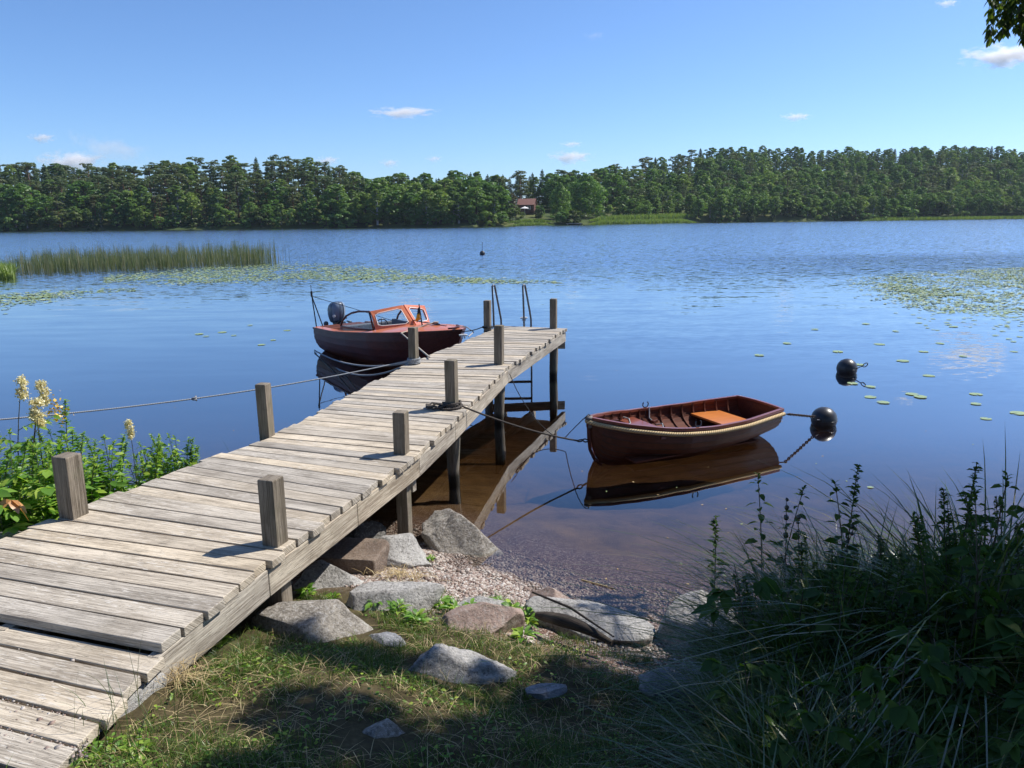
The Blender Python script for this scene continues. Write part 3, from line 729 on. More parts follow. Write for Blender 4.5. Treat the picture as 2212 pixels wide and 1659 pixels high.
# ------------------------------------------------------------------ boats
def hull_grid(us, b, s, k, pv, pz, n=14, inset=0.0, lap=0, side=1, kmin=None, step=.011):
    """rows along the boat, columns from keel to sheer; lap>0 adds clinker steps"""
    G = []
    for u in us:
        bb, sz, kz, e = max(b(u) - inset, 0.0015), s(u), k(u) + inset, pv(u)
        if kmin is not None: kz = max(kz, kmin)
        row = []
        if lap:
            for i in range(lap):
                for t, o in ((i / lap, step), ((i + .97) / lap, .0)):
                    row.append((u, side * (bb * (1 - (1 - t) ** e) + o * min(1, bb * 6)), kz + (sz - kz) * t ** pz))
            row.append((u, side * bb, sz))
        else:
            for i in range(n + 1):
                t = i / n
                row.append((u, side * bb * (1 - (1 - t) ** e), kz + (sz - kz) * t ** pz))
        G.append(row)
    return G
def strip(mb, rails, smooth=True):
    mb.grid(rails, smooth)
def bar_path(mb, pts, w_, h_):
    """square-section moulding along a path, kept upright"""
    pts = [Vector(p) for p in pts]; rows = []
    for i, p in enumerate(pts):
        t = (pts[min(i + 1, len(pts) - 1)] - pts[max(i - 1, 0)]).normalized()
        n_ = Vector((-t.y, t.x, 0)); 
        n_ = n_.normalized() if n_.length > 1e-6 else Vector((0, 1, 0))
        rows.append([tuple(p + n_ * a * w_ / 2 + Vector((0, 0, c * h_ / 2))) for a, c in ((-1, -1), (1, -1), (1, 1), (-1, 1), (-1, -1))])
    mb.grid(rows, False)
    for r_ in (rows[0], rows[-1]): mb.add(r_[:4], [(0, 1, 2, 3)])

# --- varnished motorboat moored at the dock
fm = np.array([.64, -.768])
boat = empty('motorboat', (-3.06, 13.46, 0), math.atan2(fm[1], fm[0]))
tag(boat, 'varnished mahogany motorboat with orange windscreen frame and grey outboard moored left of the dock', 'motorboat')
LB = 3.66
def b_m(u): return float(np.interp(u, [0, .6, 1.4, 2.1, 2.7, 3.1, 3.4, 3.58, LB], [.55, .61, .66, .655, .58, .44, .26, .11, .0]))
def s_m(u): return float(np.interp(u, [0, 1, 2, 3, LB], [.43, .47, .565, .665, .725]))
def k_m(u): return -.13 if u < 2.4 else -.13 + (s_m(LB) + .08) * ((u - 2.4) / (LB - 2.4)) ** 3.2
def pv_m(u): return float(np.interp(u, [0, 2, 3, LB], [3.0, 2.6, 1.5, 1.15]))
us = list(np.linspace(0, 3.3, 30)) + list(np.linspace(3.34, LB, 12))
mb = MB()
for sd in (1, -1): mb.grid(hull_grid(us, b_m, s_m, k_m, pv_m, 1.25, lap=7, side=sd, step=.007), False, flip=(sd > 0))
mb.build('hull', M['mahog_dark'], boat)
usi = list(np.linspace(.03, 2.5, 20)); mb = MB()
for sd in (1, -1): mb.grid(hull_grid(usi, b_m, s_m, k_m, pv_m, 1.25, inset=.028, side=sd, kmin=.06), True, flip=(sd < 0))
mb.build('cockpit_lining', M['mahog_in'], boat)
mb = MB(); sec = hull_grid([0, .045], b_m, lambda u: .40, k_m, pv_m, 1.25)
for u_ in (0.0, .045):
    half = hull_grid([u_], b_m, lambda u: s_m(u), k_m, pv_m, 1.25)[0]
    ring_ = half + [(p[0], -p[1], p[2]) for p in half[::-1]]
    mb.add(ring_, [tuple(range(len(ring_)))[::(1 if u_ else -1)]])
mb.build('transom', M['mahog_dark'], boat)
mb = MB(); mb.box((1.2, 0, .068), (2.4, .9, .012)); mb.build('floorboard', M['mahog_in'], boat)
# decks
mb = MB()
ud = list(np.linspace(2.05, 3.3, 16)) + list(np.linspace(3.34, LB, 8))
mb.grid([[(u, b_m(u) * q * 1.004, s_m(u) + .012 + .055 * (1 - q * q) * min(1, b_m(u) * 2.2)) for q in np.linspace(-1, 1, 13)] for u in ud], True)
mb.add([(2.05, b_m(2.05) * q, s_m(2.05) + .012 + .055 * (1 - q * q)) for q in np.linspace(-1, 1, 13)] + [(2.05, b_m(2.05) * q, s_m(2.05) - .06) for q in np.linspace(1, -1, 13)], [tuple(range(26))])
for sd in (1, -1):
    mb.grid([[(u, sd * (b_m(u) * 1.004 - q), s_m(u) + .012 + q * .12) for q in (0, .05, .10)] for u in np.linspace(.02, 2.05, 14)], True, flip=(sd > 0))
    mb.grid([[(u, sd * (b_m(u) - .10), s_m(u) + .024), (u, sd * (b_m(u) - .10), s_m(u) - .07)] for u in np.linspace(.02, 2.05, 14)], True, flip=(sd > 0))
mb.build('foredeck', M['orange'], boat)
mb = MB()
for sd in (1, -1): bar_path(mb, [(u, sd * (b_m(u) + .006), s_m(u) - .004) for u in us], .022, .03)
mb.build('rubbing_strake', M['mahog'], boat)
mb = MB(); mb.box((2.84, 0, .742), (.9, .03, .012)); mb.build('deck_seam', M['mahog'], boat)
mb = MB(); bar_path(mb, [(3.30 + .30 * math.sin(a), -.10 + .23 * math.cos(a) * (1 if True else 0), .755) for a in np.linspace(1.9, .3, 8)], .03, .02); mb.build('toe_rail', M['mahog_dark'], boat)
# windscreen: two raked panes meeting in a centre pillar, and a curved wing each side
def panel(parent, corners, w_, th, frame_m, inner=True):
    """frame with glass: corners in order bl, br, tr, tl"""
    c = [Vector(p) for p in corners]; nrm = (c[1] - c[0]).cross(c[3] - c[0]).normalized() * th / 2
    cen = sum(c, Vector()) / 4
    def inset(d):
        r_ = []
        for i in range(4):
            a = (c[i - 1] - c[i]).normalized(); b_ = (c[(i + 1) % 4] - c[i]).normalized()
            sn = a.cross(b_).length; r_.append(c[i] + (a + b_) * d / max(sn, .3))
        return r_
    o_, i_ = c, inset(w_)
    mb = MB(); V = [p + nrm for p in o_] + [p + nrm for p in i_] + [p - nrm for p in o_] + [p - nrm for p in i_]
    Fs = []
    for k_ in range(4):
        j = (k_ + 1) % 4
        Fs += [(k_, j, 4 + j, 4 + k_), (8 + j, 8 + k_, 12 + k_, 12 + j), (j, k_, 8 + k_, 8 + j), (4 + k_, 4 + j, 12 + j, 12 + k_)]
    mb.add([tuple(p) for p in V], Fs); fr = mb.build('windscreen_frame', M[frame_m], parent, .004)
    if inner:
        t_ = inset(w_ - .001); pts = []
        for k_ in range(4):
            a, b_ = t_[k_], t_[(k_ + 1) % 4]
            for q in (.12, .5, .88): pts.append(tuple(a.lerp(b_, q) + nrm * 1.06))
        mb = MB(); mb.tube(pts, .007, 6, closed=True); mb.build('window_trim', M['white'], fr)
    mb = MB(); mb.add([tuple(p) for p in inset(w_ * .8)], [(0, 1, 2, 3)]); mb.build('pane', M['glass'], fr)
for sd in (-1, 1):                                   # -1: the side towards the camera
    bl, br, tr, tl = (2.10, sd * .50, .600), (2.47, sd * .006, .655), (2.11, sd * .006, .955), (1.95, sd * .50, .885)
    cs = [bl, br, tr, tl] if sd < 0 else [br, bl, tl, tr]
    panel(boat, cs, .062, .03, 'orange')
    # side wing
    arch = [(1.02, sd * .535, .575), (1.08, sd * .532, .66), (1.20, sd * .528, .745), (1.38, sd * .522, .81), (1.60, sd * .512, .855), (1.93, sd * .505, .880)]
    sill = [(2.06, sd * .515, .605), (1.5, sd * .53, .565), (1.02, sd * .535, .555)]
    mb = MB(); mb.tube(arch + sill, .017, 8, closed=True); wf = mb.build('side_wing_frame', M['mahog_dark'], boat)  # dark wood colour stands in for the shade on this frame
    mb = MB(); mb.add(arch + sill, [tuple(range(len(arch + sill)))]); mb.build('pane', M['glass'], wf)
# cockpit fittings
mb = MB(); mb.box((1.92, 0, .50), (.03, 1.0, .16)); mb.build('dashboard', M['mahog'], boat)
mb = MB(); cw = Vector((1.78, -.22, .60))
mb.tube([cw + Vector((.05 * math.cos(a) * .5, .125 * math.sin(a), .125 * math.cos(a))) for a in np.linspace(0, 6.28, 21)[:-1]], .010, 6, closed=True)
for a in (0, 2.1, 4.2): mb.tube([cw, cw + Vector((.025 * math.cos(a), .12 * math.sin(a), .12 * math.cos(a)))], .006, 5)
mb.tube([cw, cw + Vector((.13, 0, -.05))], .015, 6)
mb.build('steering_wheel', M['black'], boat)
mb = MB(); mb.box((1.15, 0, .30), (.42, 1.0, .07)); mb.box((.93, 0, .44), (.07, 1.0, .22)); mb.build('seat', M['greycloth'], boat, .02)
mb = MB(); mb.box((1.42, .42, .545), (.7, .05, .12)); mb.build('side_cushion', M['greycloth'], boat, .015)
mb = MB(); mb.box((.30, -.08, .40), (.44, .80, .13)); mb.build('rear_bench', M['mahog_in'], boat, .02)
# outboard motor
ob = empty('outboard_motor', (-.06, 0, 0)); ob.parent = boat
ob.rotation_euler = (0, R(-9), R(8))
rows = []
for z, sx, sy, ox in ((.475, .095, .085, -.02), (.50, .125, .105, -.02), (.56, .150, .122, -.01), (.64, .165, .132, .0), (.72, .165, .132, .012), (.785, .145, .118, .025), (.825, .105, .09, .035), (.84, .05, .045, .035)):
    rows.append([(ox + sx * math.copysign(abs(math.cos(a)) ** .75, math.cos(a)), sy * math.copysign(abs(math.sin(a)) ** .75, math.sin(a)), z) for a in np.linspace(0, 2 * math.pi, 25)])
mb = MB(); mb.grid(rows, True); mb.add(rows[-1][:-1], [tuple(range(24))]); cowl = mb.build('cowling', M['cowl'], ob)
mb = MB(); mb.grid([[(p[0] * 1.03 + .004, p[1] * 1.03, p[2]) for p in r_[1:6]] for r_ in rows[1:7]], True); mb.grid([[(p[0] * 1.03 + .004, p[1] * 1.03, p[2]) for p in r_[19:24]] for r_ in rows[1:7]], True)
mb.build('side_panel', M['cowl_light'], cowl)
mb = MB(); mb.tube([(.10, -.122, .585), (.112, -.142, .583)], .026, 16); mb.build('badge', M['white'], cowl)
mb = MB(); mb.tube([(-.02, 0, .475), (-.02, 0, .30)], [.085, .06], 12); mb.box((-.03, 0, .05), (.11, .055, .56)); mb.box((-.06, 0, -.22), (.24, .03, .04)); mb.build('lower_unit', M['black'], ob, .01)
mb = MB(); mb.box((.055, 0, .36), (.07, .22, .22)); mb.tube([(.06, -.05, .44), (.26, -.06, .52), (.36, -.06, .53)], [.02, .018, .022], 8); mb.build('clamp_bracket', M['black'], ob, .008)
mb = MB(); mb.tube([(.12, .11, .47), (.19, .15, .45), (.15, .2, .43), (.08, .16, .45)], .012, 6); mb.build('fuel_hose', M['black'], ob)
mb = MB(); mb.ball((-.14, -.16, .47), .045, 12, 8); mb.build('fuel_bulb', M['greycloth'], ob)
# stern light pole, flag, cleat
mb = MB(); mb.tube([(.02, -.50, .42), (-.09, -.50, .98)], .011, 6); mb.tube([(.08, -.40, .42), (-.09, -.50, .98)], .011, 6); pole = mb.build('light_pole', M['black'], boat)
mb = MB(); mb.tube([(-.09, -.50, .965), (-.095, -.50, 1.06)], .019, 8); mb.tube([(-.095, -.5, 1.06), (-.1, -.5, 1.17)], .006, 5); mb.build('lamp_head', M['black'], pole)
mb = MB(); mb.tube([(-.085, -.49, .97), (.5, .0, .76), (1.05, .44, .56)], .005, 5); mb.build('guy_wire', M['rope_black'], boat)
mb = MB(); mb.tube([(2.80, -.10, .70), (2.73, -.10, 1.03)], [.011, .008], 8); st = mb.build('flagstaff', M['black'], boat)
for nm, z0, z1, mm in (('navy', .985, .90, 'navy'), ('gold', .90, .80, 'yellow')):
    mb = MB(); rows = []
    for q in np.linspace(0, 1, 6):
        z = z0 + (z1 - z0) * q; xs = 2.735 + (1.0 - z) * .2
        wdt = .02 + (1.0 - z) * .42
        rows.append([(xs - wdt * a * .75, -.10 - wdt * a * .55 + .018 * math.sin(a * 9 + z * 20), z - .03 * a) for a in np.linspace(0, 1, 8)])
    mb.grid(rows, True); o = mb.build('pennant', M[mm], st)
    sm_ = o.modifiers.new('thick', 'SOLIDIFY'); sm_.thickness = .002
mb = MB(); mb.tube([(2.96, -.02, .745), (3.00, -.02, .765), (3.10, -.02, .765), (3.14, -.02, .75)], .012, 8); mb.box((3.05, -.02, .745), (.05, .02, .04)); mb.build('bow_cleat', M['steel'], boat)
bpy.context.view_layer.update()
def bw(u, v, z): return np.array(boat.matrix_world @ Vector((u, -v, z)))     # v towards the camera side

# --- clinker dinghy with a rope fender
fd = np.array([.90, .435]); fd /= np.linalg.norm(fd)
ding = empty('rowing_dinghy', (.73, 6.85, 0), math.atan2(fd[1], fd[0]))
tag(ding, 'small clinker mahogany rowing dinghy with pale rope fender floating between dock and buoy', 'rowing boat')
LD = 2.13
def b_d(u): return float(np.interp(u, [0, .06, .15, .32, .55, .85, 1.2, 1.6, LD], [.012, .075, .15, .255, .355, .43, .45, .425, .33]))
def s_d(u): return float(np.interp(u, [0, .3, .7, 1.1, 1.5, LD], [.43, .375, .32, .295, .295, .325]))
def k_d(u): return float(np.interp(u, [0, .02, .06, .12, .2, .3, .5, 1.0, 1.6, 1.9, LD], [.40, .16, .06, -.02, -.06, -.085, -.10, -.10, -.06, -.015, .03]))
def pv_d(u): return float(np.interp(u, [0, .3, .9, LD], [1.6, 2.0, 2.7, 2.5]))
ud = [0, .015, .035, .06, .09, .12, .16, .2, .25] + list(np.linspace(.3, LD, 26))
mb = MB()
for sd in (1, -1): mb.grid(hull_grid(ud, b_d, s_d, k_d, pv_d, 1.35, lap=8, side=sd), False, flip=(sd > 0))
mb.build('hull', M['mahog'], ding)
mb = MB()
for sd in (1, -1):
    for i in range(2, 8):
        t_ = i / 8 - .004
        mb.tube([(u, sd * (b_d(u) * (1 - (1 - t_) ** pv_d(u)) + .0035 * min(1, b_d(u) * 6)), k_d(u) + (s_d(u) - k_d(u)) * t_ ** 1.35) for u in ud[4:]], .0042, 5)
mb.build('plank_seam', M['black'], ding)
udi = list(np.linspace(.12, LD - .02, 24)); mb = MB()
for sd in (1, -1): mb.grid(hull_grid(udi, b_d, s_d, k_d, pv_d, 1.35, lap=8, inset=.018, side=sd, kmin=.03, step=.005), False, flip=(sd < 0))
mb.build('inner_planking', M['mahog_in'], ding)
mb = MB()
for u_ in (LD - .022, LD):
    half = hull_grid([u_], b_d, s_d, k_d, pv_d, 1.35)[0]
    rg = half + [(p[0], -p[1], p[2]) for p in half[::-1]]
    mb.add(rg, [tuple(range(len(rg)))[::(1 if u_ == LD else -1)]])
mb.build('transom', M['mahog'], ding)
mb = MB()
for u_ in np.linspace(.3, 1.98, 13):
    for sd in (1, -1):
        row = hull_grid([u_], b_d, s_d, k_d, pv_d, 1.35, n=10, inset=.022, side=sd, kmin=.035)[0]
        r2 = [[(p[0] - .009, p[1], p[2]), (p[0] - .009, p[1] - sd * .011, p[2] + .003), (p[0] + .009, p[1] - sd * .011, p[2] + .003), (p[0] + .009, p[1], p[2])] for p in row[1:]]
        mb.grid(r2, False)
mb.build('rib', M['mahog_in'], ding)
mb = MB()
for sd in (1, -1): bar_path(mb, [(u, sd * max(b_d(u) - .006, .006), s_d(u) + .004) for u in ud[1:]], .036, .028)
bar_path(mb, [(LD - .011, v, s_d(LD) + .006 + .012 * (1 - (v / .33) ** 2)) for v in np.linspace(-.33, .33, 7)], .03, .026)
mb.build('gunwale', M['gunwale'], ding, .003)
mb = MB()
path = []
for u in list(np.linspace(LD - .0, .05, 40)): path.append((u, -(b_d(u) + .016), s_d(u) - .040))
path += [(-.012, -.03, .40), (-.03, 0, .405), (-.012, .03, .40)]
for u in np.linspace(.05, LD, 40): path.append((u, b_d(u) + .016, s_d(u) - .040))
mb.tube(path, .021, 10); mb.build('rope_fender', M['rope_fender'], ding)
mb = MB(); mb.ball((-.005, 0, .432), .042, 14, 8, .62); mb.box((-.004, 0, .385), (.036, .06, .09)); mb.build('stem_cap', plain('grey_cap', (.16, .14, .13), .7), ding, .006)
mb = MB(); mb.tube([(-.012, 0, .40), (-.006, 0, .25), (.01, 0, .12), (.06, 0, .02), (.14, 0, -.05)], .018, 8); mb.build('stem', M['mahog_dark'], ding)
mb = MB(); mb.box((.66, 0, .25), (.20, .74, .022)); mb.build('thwart', M['gunwale'], ding, .004)
mb = MB(); mb.box((.34, 0, .30), (.11, .40, .02)); mb.build('bow_seat', M['gunwale'], ding, .004)
mb = MB()
P = []
for u_, w_ in ((1.52, .385), (1.88, .355)):
    for v_ in (-w_, w_ ):
        for z_ in (.178, .20): P.append((u_, v_, z_))
mb.hexa(P, 1); mb.build('stern_seat', M['plywood'], ding, .003)
mb = MB()
for v_ in (-.28, -.14, 0, .14, .28): mb.box((1.05, v_, .042), (1.5, .12, .014))
mb.build('floorboard', M['mahog_in'], ding)
for u_, v_ in ((.95, -1), (.95, 1)):
    mb = MB(); bx_ = v_ * (b_d(u_) - .012)
    mb.tube([(u_, bx_, s_d(u_) - .12), (u_, bx_, s_d(u_) + .03)], .008, 8)
    mb.tube([(u_ + .035 * math.cos(a), bx_, s_d(u_) + .055 + .035 * math.sin(a)) for a in np.linspace(-3.9, .8, 12)], .006, 6)
    mb.build('rowlock', M['steel'], ding)
mb = MB()
mb.tube([(.98, .40, .33), (.97, .38, .22), (1.00, .30, .16), (1.02, .22, .19), (1.0, .16, .12)], .008, 6); mb.build('loose_line', M['rope_blue'], ding); mb = MB()
mb.tube([(.60, .40, .30), (.62, .38, .28), (.66, .30, .267), (.58, .16, .267), (.44, .12, .24)], .007, 6)
mb.build('loose_line', M['rope_blue'], ding)
mb = MB(); mb.box((.98, .30, .20), (.09, .035, .03), .4); mb.build('wooden_chock', M['mahog'], ding, .004)
mb = MB(); mb.box((.42, .22, .30), (.10, .05, .02), .2); mb.build('wooden_chock', M['mahog'], ding, .004)
bpy.context.view_layer.update()
def dw(u, v, z): return np.array(ding.matrix_world @ Vector((u, -v, z)))     # v towards the camera

# ------------------------------------------------------------------ buoys
def buoy(label, c, r, eye, group='mooring buoys'):
    o = empty('mooring_buoy', (c[0], c[1], 0)); tag(o, label, 'buoy', group)
    mb = MB(); mb.ball((0, 0, r * .42), r, 32, 20); mb.build('float', M['buoy'], o)
    mb = MB(); mb.tube([(r * 1.003 * math.cos(a), r * 1.003 * math.sin(a), r * .42) for a in np.linspace(0, 6.283, 41)[:-1]], .0028, 5, closed=True); mb.build('seam', M['black'], o)
    if eye == 'ring':
        d = Vector((.80, -.35, .48)).normalized(); p0 = Vector((0, 0, r * .42)) + Vector((.45, -.86, .10)).normalized() * r * .98; p1 = p0 + d * .11
        mb = MB(); mb.tube([p0, p1], .0065, 6); cc = p1 + d * .034; s1 = Vector((.9, .1, .1)).normalized(); s2 = Vector((0.1, .2, .95)).normalized()
        mb.tube([cc + d * .036 * math.cos(a) + s2 * .026 * math.sin(a) for a in np.linspace(0, 6.283, 17)[:-1]], .0065, 6, closed=True); mb.build('eye_bolt', M['rust'], o)
    elif eye == 'pole':
        mb = MB(); mb.tube([(0, 0, r * 1.2), (.01, 0, r * 1.4 + .50)], .014, 6); mb.ball((.01, 0, r * 1.4 + .5), .03, 8, 6); mb.build('marker_pole', M['black'], o)
    else:
        mb = MB(); p0 = Vector((-r * .62, -r * .76, r * .55)); mb.tube([p0, p0 + Vector((-.05, -.03, .012))], .007, 6); mb.build('eye_bolt', M['steel'], o)
    return o
pb1, pb2, pb3 = at(1783, 919), at(1832, 806), at(1042, 550)
buoy('dark grey ball buoy chained to the dinghy stern', (pb1[0], pb1[1] + .05), .139, 'chain')
buoy('dark grey ball buoy with an iron ring on a rod, out past the dinghy', (pb2[0], pb2[1] + .05), .145, 'ring')
buoy('small black buoy with an upright rod far out on the open lake', (pb3[0], pb3[1]), .17, 'pole')

# ------------------------------------------------------------------ ropes and chains
def sag(a, b, s_, n=24):
    a, b = np.asarray(a, float), np.asarray(b, float)
    return [tuple(a + (b - a) * q + np.array([0, 0, -s_ * 4 * q * (1 - q)])) for q in np.linspace(0, 1, n)]
def coil(c, rad, turns, z0, z1, n=16, jit=.006, sq=0):
    pts = []
    for i in range(int(turns * n) + 1):
        a = 2 * math.pi * i / n; q = i / (turns * n)
        k_ = 1 + sq * abs(math.sin(2 * a)) ** 2
        pts.append((c[0] + rad * k_ * math.cos(a) + random.uniform(-jit, jit), c[1] + rad * k_ * math.sin(a) + random.uniform(-jit, jit), z0 + (z1 - z0) * q + random.uniform(-jit, jit) * .6))
    return pts
def rope(name, label, parts, m, cat='rope', group='mooring ropes'):
    """parts: list of (points, radius) laid as one rope"""
    mb = MB()
    for pts, r in parts: mb.tube(pts, r, 7)
    return tag(mb.build(name, M[m]), label, cat, group)
L3, L4, Q3 = POSTXY[2], POSTXY[3], POSTXY[6]
zd = zdeck(8)
rope('mooring_rope', 'long pale blue knotted rope from the shore plants to a left dock post',
     [(sag(np.array([L3[0] - .04, L3[1] - .03, zd + .05]), np.array([-4.7, 5.9, .70]), .09, 40), .0072),
      (coil(at(366, 897, .52) * 0 + np.array([0, 0, 0]) + np.array(sag(np.array([L3[0] - .04, L3[1] - .03, zd + .05]), np.array([-4.7, 5.9, .70]), .09, 40)[21]), .016, 2.2, -.0 + sag(np.array([L3[0], L3[1], zd + .05]), np.array([-4.7, 5.9, .70]), .09, 40)[21][2] - .02, sag(np.array([L3[0], L3[1], zd + .05]), np.array([-4.7, 5.9, .70]), .09, 40)[21][2] + .02, 10, .003), .008)], 'rope_blue')
rope('stern_line', 'grey doubled rope from the motorboat stern wrapped round the dock post',
     [(coil((L3[0], L3[1]), .068, 4.2, zd + .008, zd + .07, 16, .004), .0095),
      (sag(bw(.0, .56, .03), np.array([L3[0] - .05, L3[1] - .04, zd + .03]), .14), .012), (sag(bw(.02, .57, .00), np.array([L3[0] - .04, L3[1] - .06, zd + .02]), .26), .012)], 'rope_blue')
pe2 = at(928, 772, .70)
rope('bow_rope', 'white rope tied from the motorboat foredeck cleat down to the dock', [([tuple(bw(2.98, .0, .77)), tuple(bw(3.02, .06, .765)), tuple(bw(2.98, .14, .75)), tuple(bw(2.95, .24, .715))] + sag(bw(2.94, .56, .66), pe2, .0, 6), .011), (coil(bw(3.05, .02, .76), .03, 2, .765, .785, 10), .009)], 'rope_light')
rope('bow_line', 'thin dark line from the motorboat bow to the outer left dock post', [(sag(bw(3.56, .0, .70), (L4[0] - .04, L4[1] - .03, .78), .03), .007), (coil((L4[0], L4[1]), .072, 2, .745, .775), .007)], 'rope_black')
rope('bow_loop', 'short pale rope loop hanging from the motorboat bow to the dock', [([tuple(bw(3.55, -.02, .755)), tuple(bw(3.70, -.06, .77)), tuple(bw(3.82, -.1, .70))] + [tuple(at(1012, 727, .72))], .007)], 'rope_light')
zq = zdeck(Q3[1])
shk = dw(-.14, .02, .235)
rope('coiled_rope', 'dark rope coiled round the middle dock post and run out to the dinghy bow',
     [(coil((Q3[0], Q3[1]), .072, 4.4, zq + .012, zq + .055, 16, .008), .0095), (coil((Q3[0] - .02, Q3[1]), .10, 2.3, zq + .012, zq + .02, 16, .014), .009),
      (coil((Q3[0] - .13, Q3[1] + .01), .085, 2.2, zq + .012, zq + .03, 14, .014), .009),
      (sag((Q3[0] + .07, Q3[1] - .02, zq + .03), shk, .035, 30), .0085)], 'rope_dark')
def chain(name, label, pts, r=.0055, ln=.04, group='chains'):
    pts = [np.array(p, float) for p in pts]; mb = MB(); seg = [np.linalg.norm(b - a) for a, b in zip(pts[:-1], pts[1:])]; tot = sum(seg); n_ = max(2, int(tot / (ln * .72)))
    for i in range(n_):
        d = (i + .5) / n_ * tot
        for a, b, L in zip(pts[:-1], pts[1:], seg):
            if d <= L: break
            d -= L
        t = Vector((b - a) / L); c = Vector(a) + t * d
        up = t.orthogonal().normalized(); sd = t.cross(up); ax_ = up if i % 2 else sd
        mb.tube([c + t * ln / 2 * math.cos(q) + ax_ * ln * .28 * math.sin(q) for q in np.linspace(0, 6.283, 13)[:-1]], r, 5, closed=True)
    return tag(mb.build(name, M['rust']), label, 'chain', group)
chain('shackle', 'rusty shackle joining the dark rope to the dinghy bow', [tuple(shk), tuple(dw(-.015, 0, .215))], .007, .062)
rope('stern_tether', 'thin dark line with a knot from dinghy transom toward the buoy chain', [([tuple(dw(LD, .26, .265)), tuple(dw(LD + .11, .31, .262))], .006)], 'rope_black')
bq = np.array([pb1[0], pb1[1] + .05, 0])
chain('buoy_chain', 'short rusty chain linking the dinghy stern line with the nearer buoy', [tuple(dw(LD + .10, .31, .262)), tuple(bq + np.array([-.15, -.10, .115]))], .006, .045)
pa, pc = atd(1101, 808, 8.02), dw(0.0, .02, .455)
low = at(1203, 946, .05)
thin = [tuple(pa), tuple(pa + np.array([.06, -.12, -.12]))]
for q in np.linspace(0, 1, 30):
    b0_, b1_, b2_, b3_ = pa + np.array([.06, -.12, -.12]), at(1145, 900, .16), at(1195, 957, .02), at(1222, 944, .08)
    p = (1 - q) ** 3 * b0_ + 3 * q * (1 - q) ** 2 * b1_ + 3 * q * q * (1 - q) * b2_ + q ** 3 * b3_; thin.append(tuple(p))
e_ = np.array(thin[-1])
for q in np.linspace(.05, 1, 14):
    m_ = dw(-.17, .05, .40); thin.append(tuple((1 - q) ** 2 * e_ + 2 * q * (1 - q) * m_ + q * q * (pc + np.array([-.02, 0, .02]))))
thin.append(tuple(dw(.06, .0, .40)))
rope('thin_line', 'thin black line drooping from the dock beam to the top of the dinghy bow', [(thin, .0045)], 'rope_black')

# ------------------------------------------------------------------ far shore: trees
def cards(P, Nrm, size, rg, aspect=1.0):
    """one quad per point, lying across its normal"""
    n = len(P); N = Nrm / np.linalg.norm(Nrm, axis=1, keepdims=True)
    a = rg.normal(size=(n, 3)); T = np.cross(N, a); T /= np.linalg.norm(T, axis=1, keepdims=True) + 1e-9; B = np.cross(N, T)
    s_ = (size * rg.uniform(.6, 1.3, n))[:, None]; T = T * s_ * .5 * aspect; B = B * s_ * .5
    V = np.stack([P - T - B * .6, P + T * .7 - B, P + T + B * .6, P - T * .7 + B], 1).reshape(-1, 3)
    return V, np.arange(4 * n).reshape(-1, 4)
def blob(c, rad, n, rg, up=.25):
    """points on the outer part of a lumpy ellipsoid and their outward directions"""
    d = rg.normal(size=(n, 3)); d /= np.linalg.norm(d, axis=1, keepdims=True)
    d[:, 2] = np.where(d[:, 2] < -.55, -d[:, 2], d[:, 2])
    r = rg.uniform(.62, 1.05, n) ** .6
    P = np.array(c) + d * np.array(rad) * r[:, None]
    nd = d / np.array(rad); nd /= np.linalg.norm(nd, axis=1, keepdims=True)
    return P, nd + rg.normal(scale=.45, size=(n, 3)) + np.array([0, 0, up])
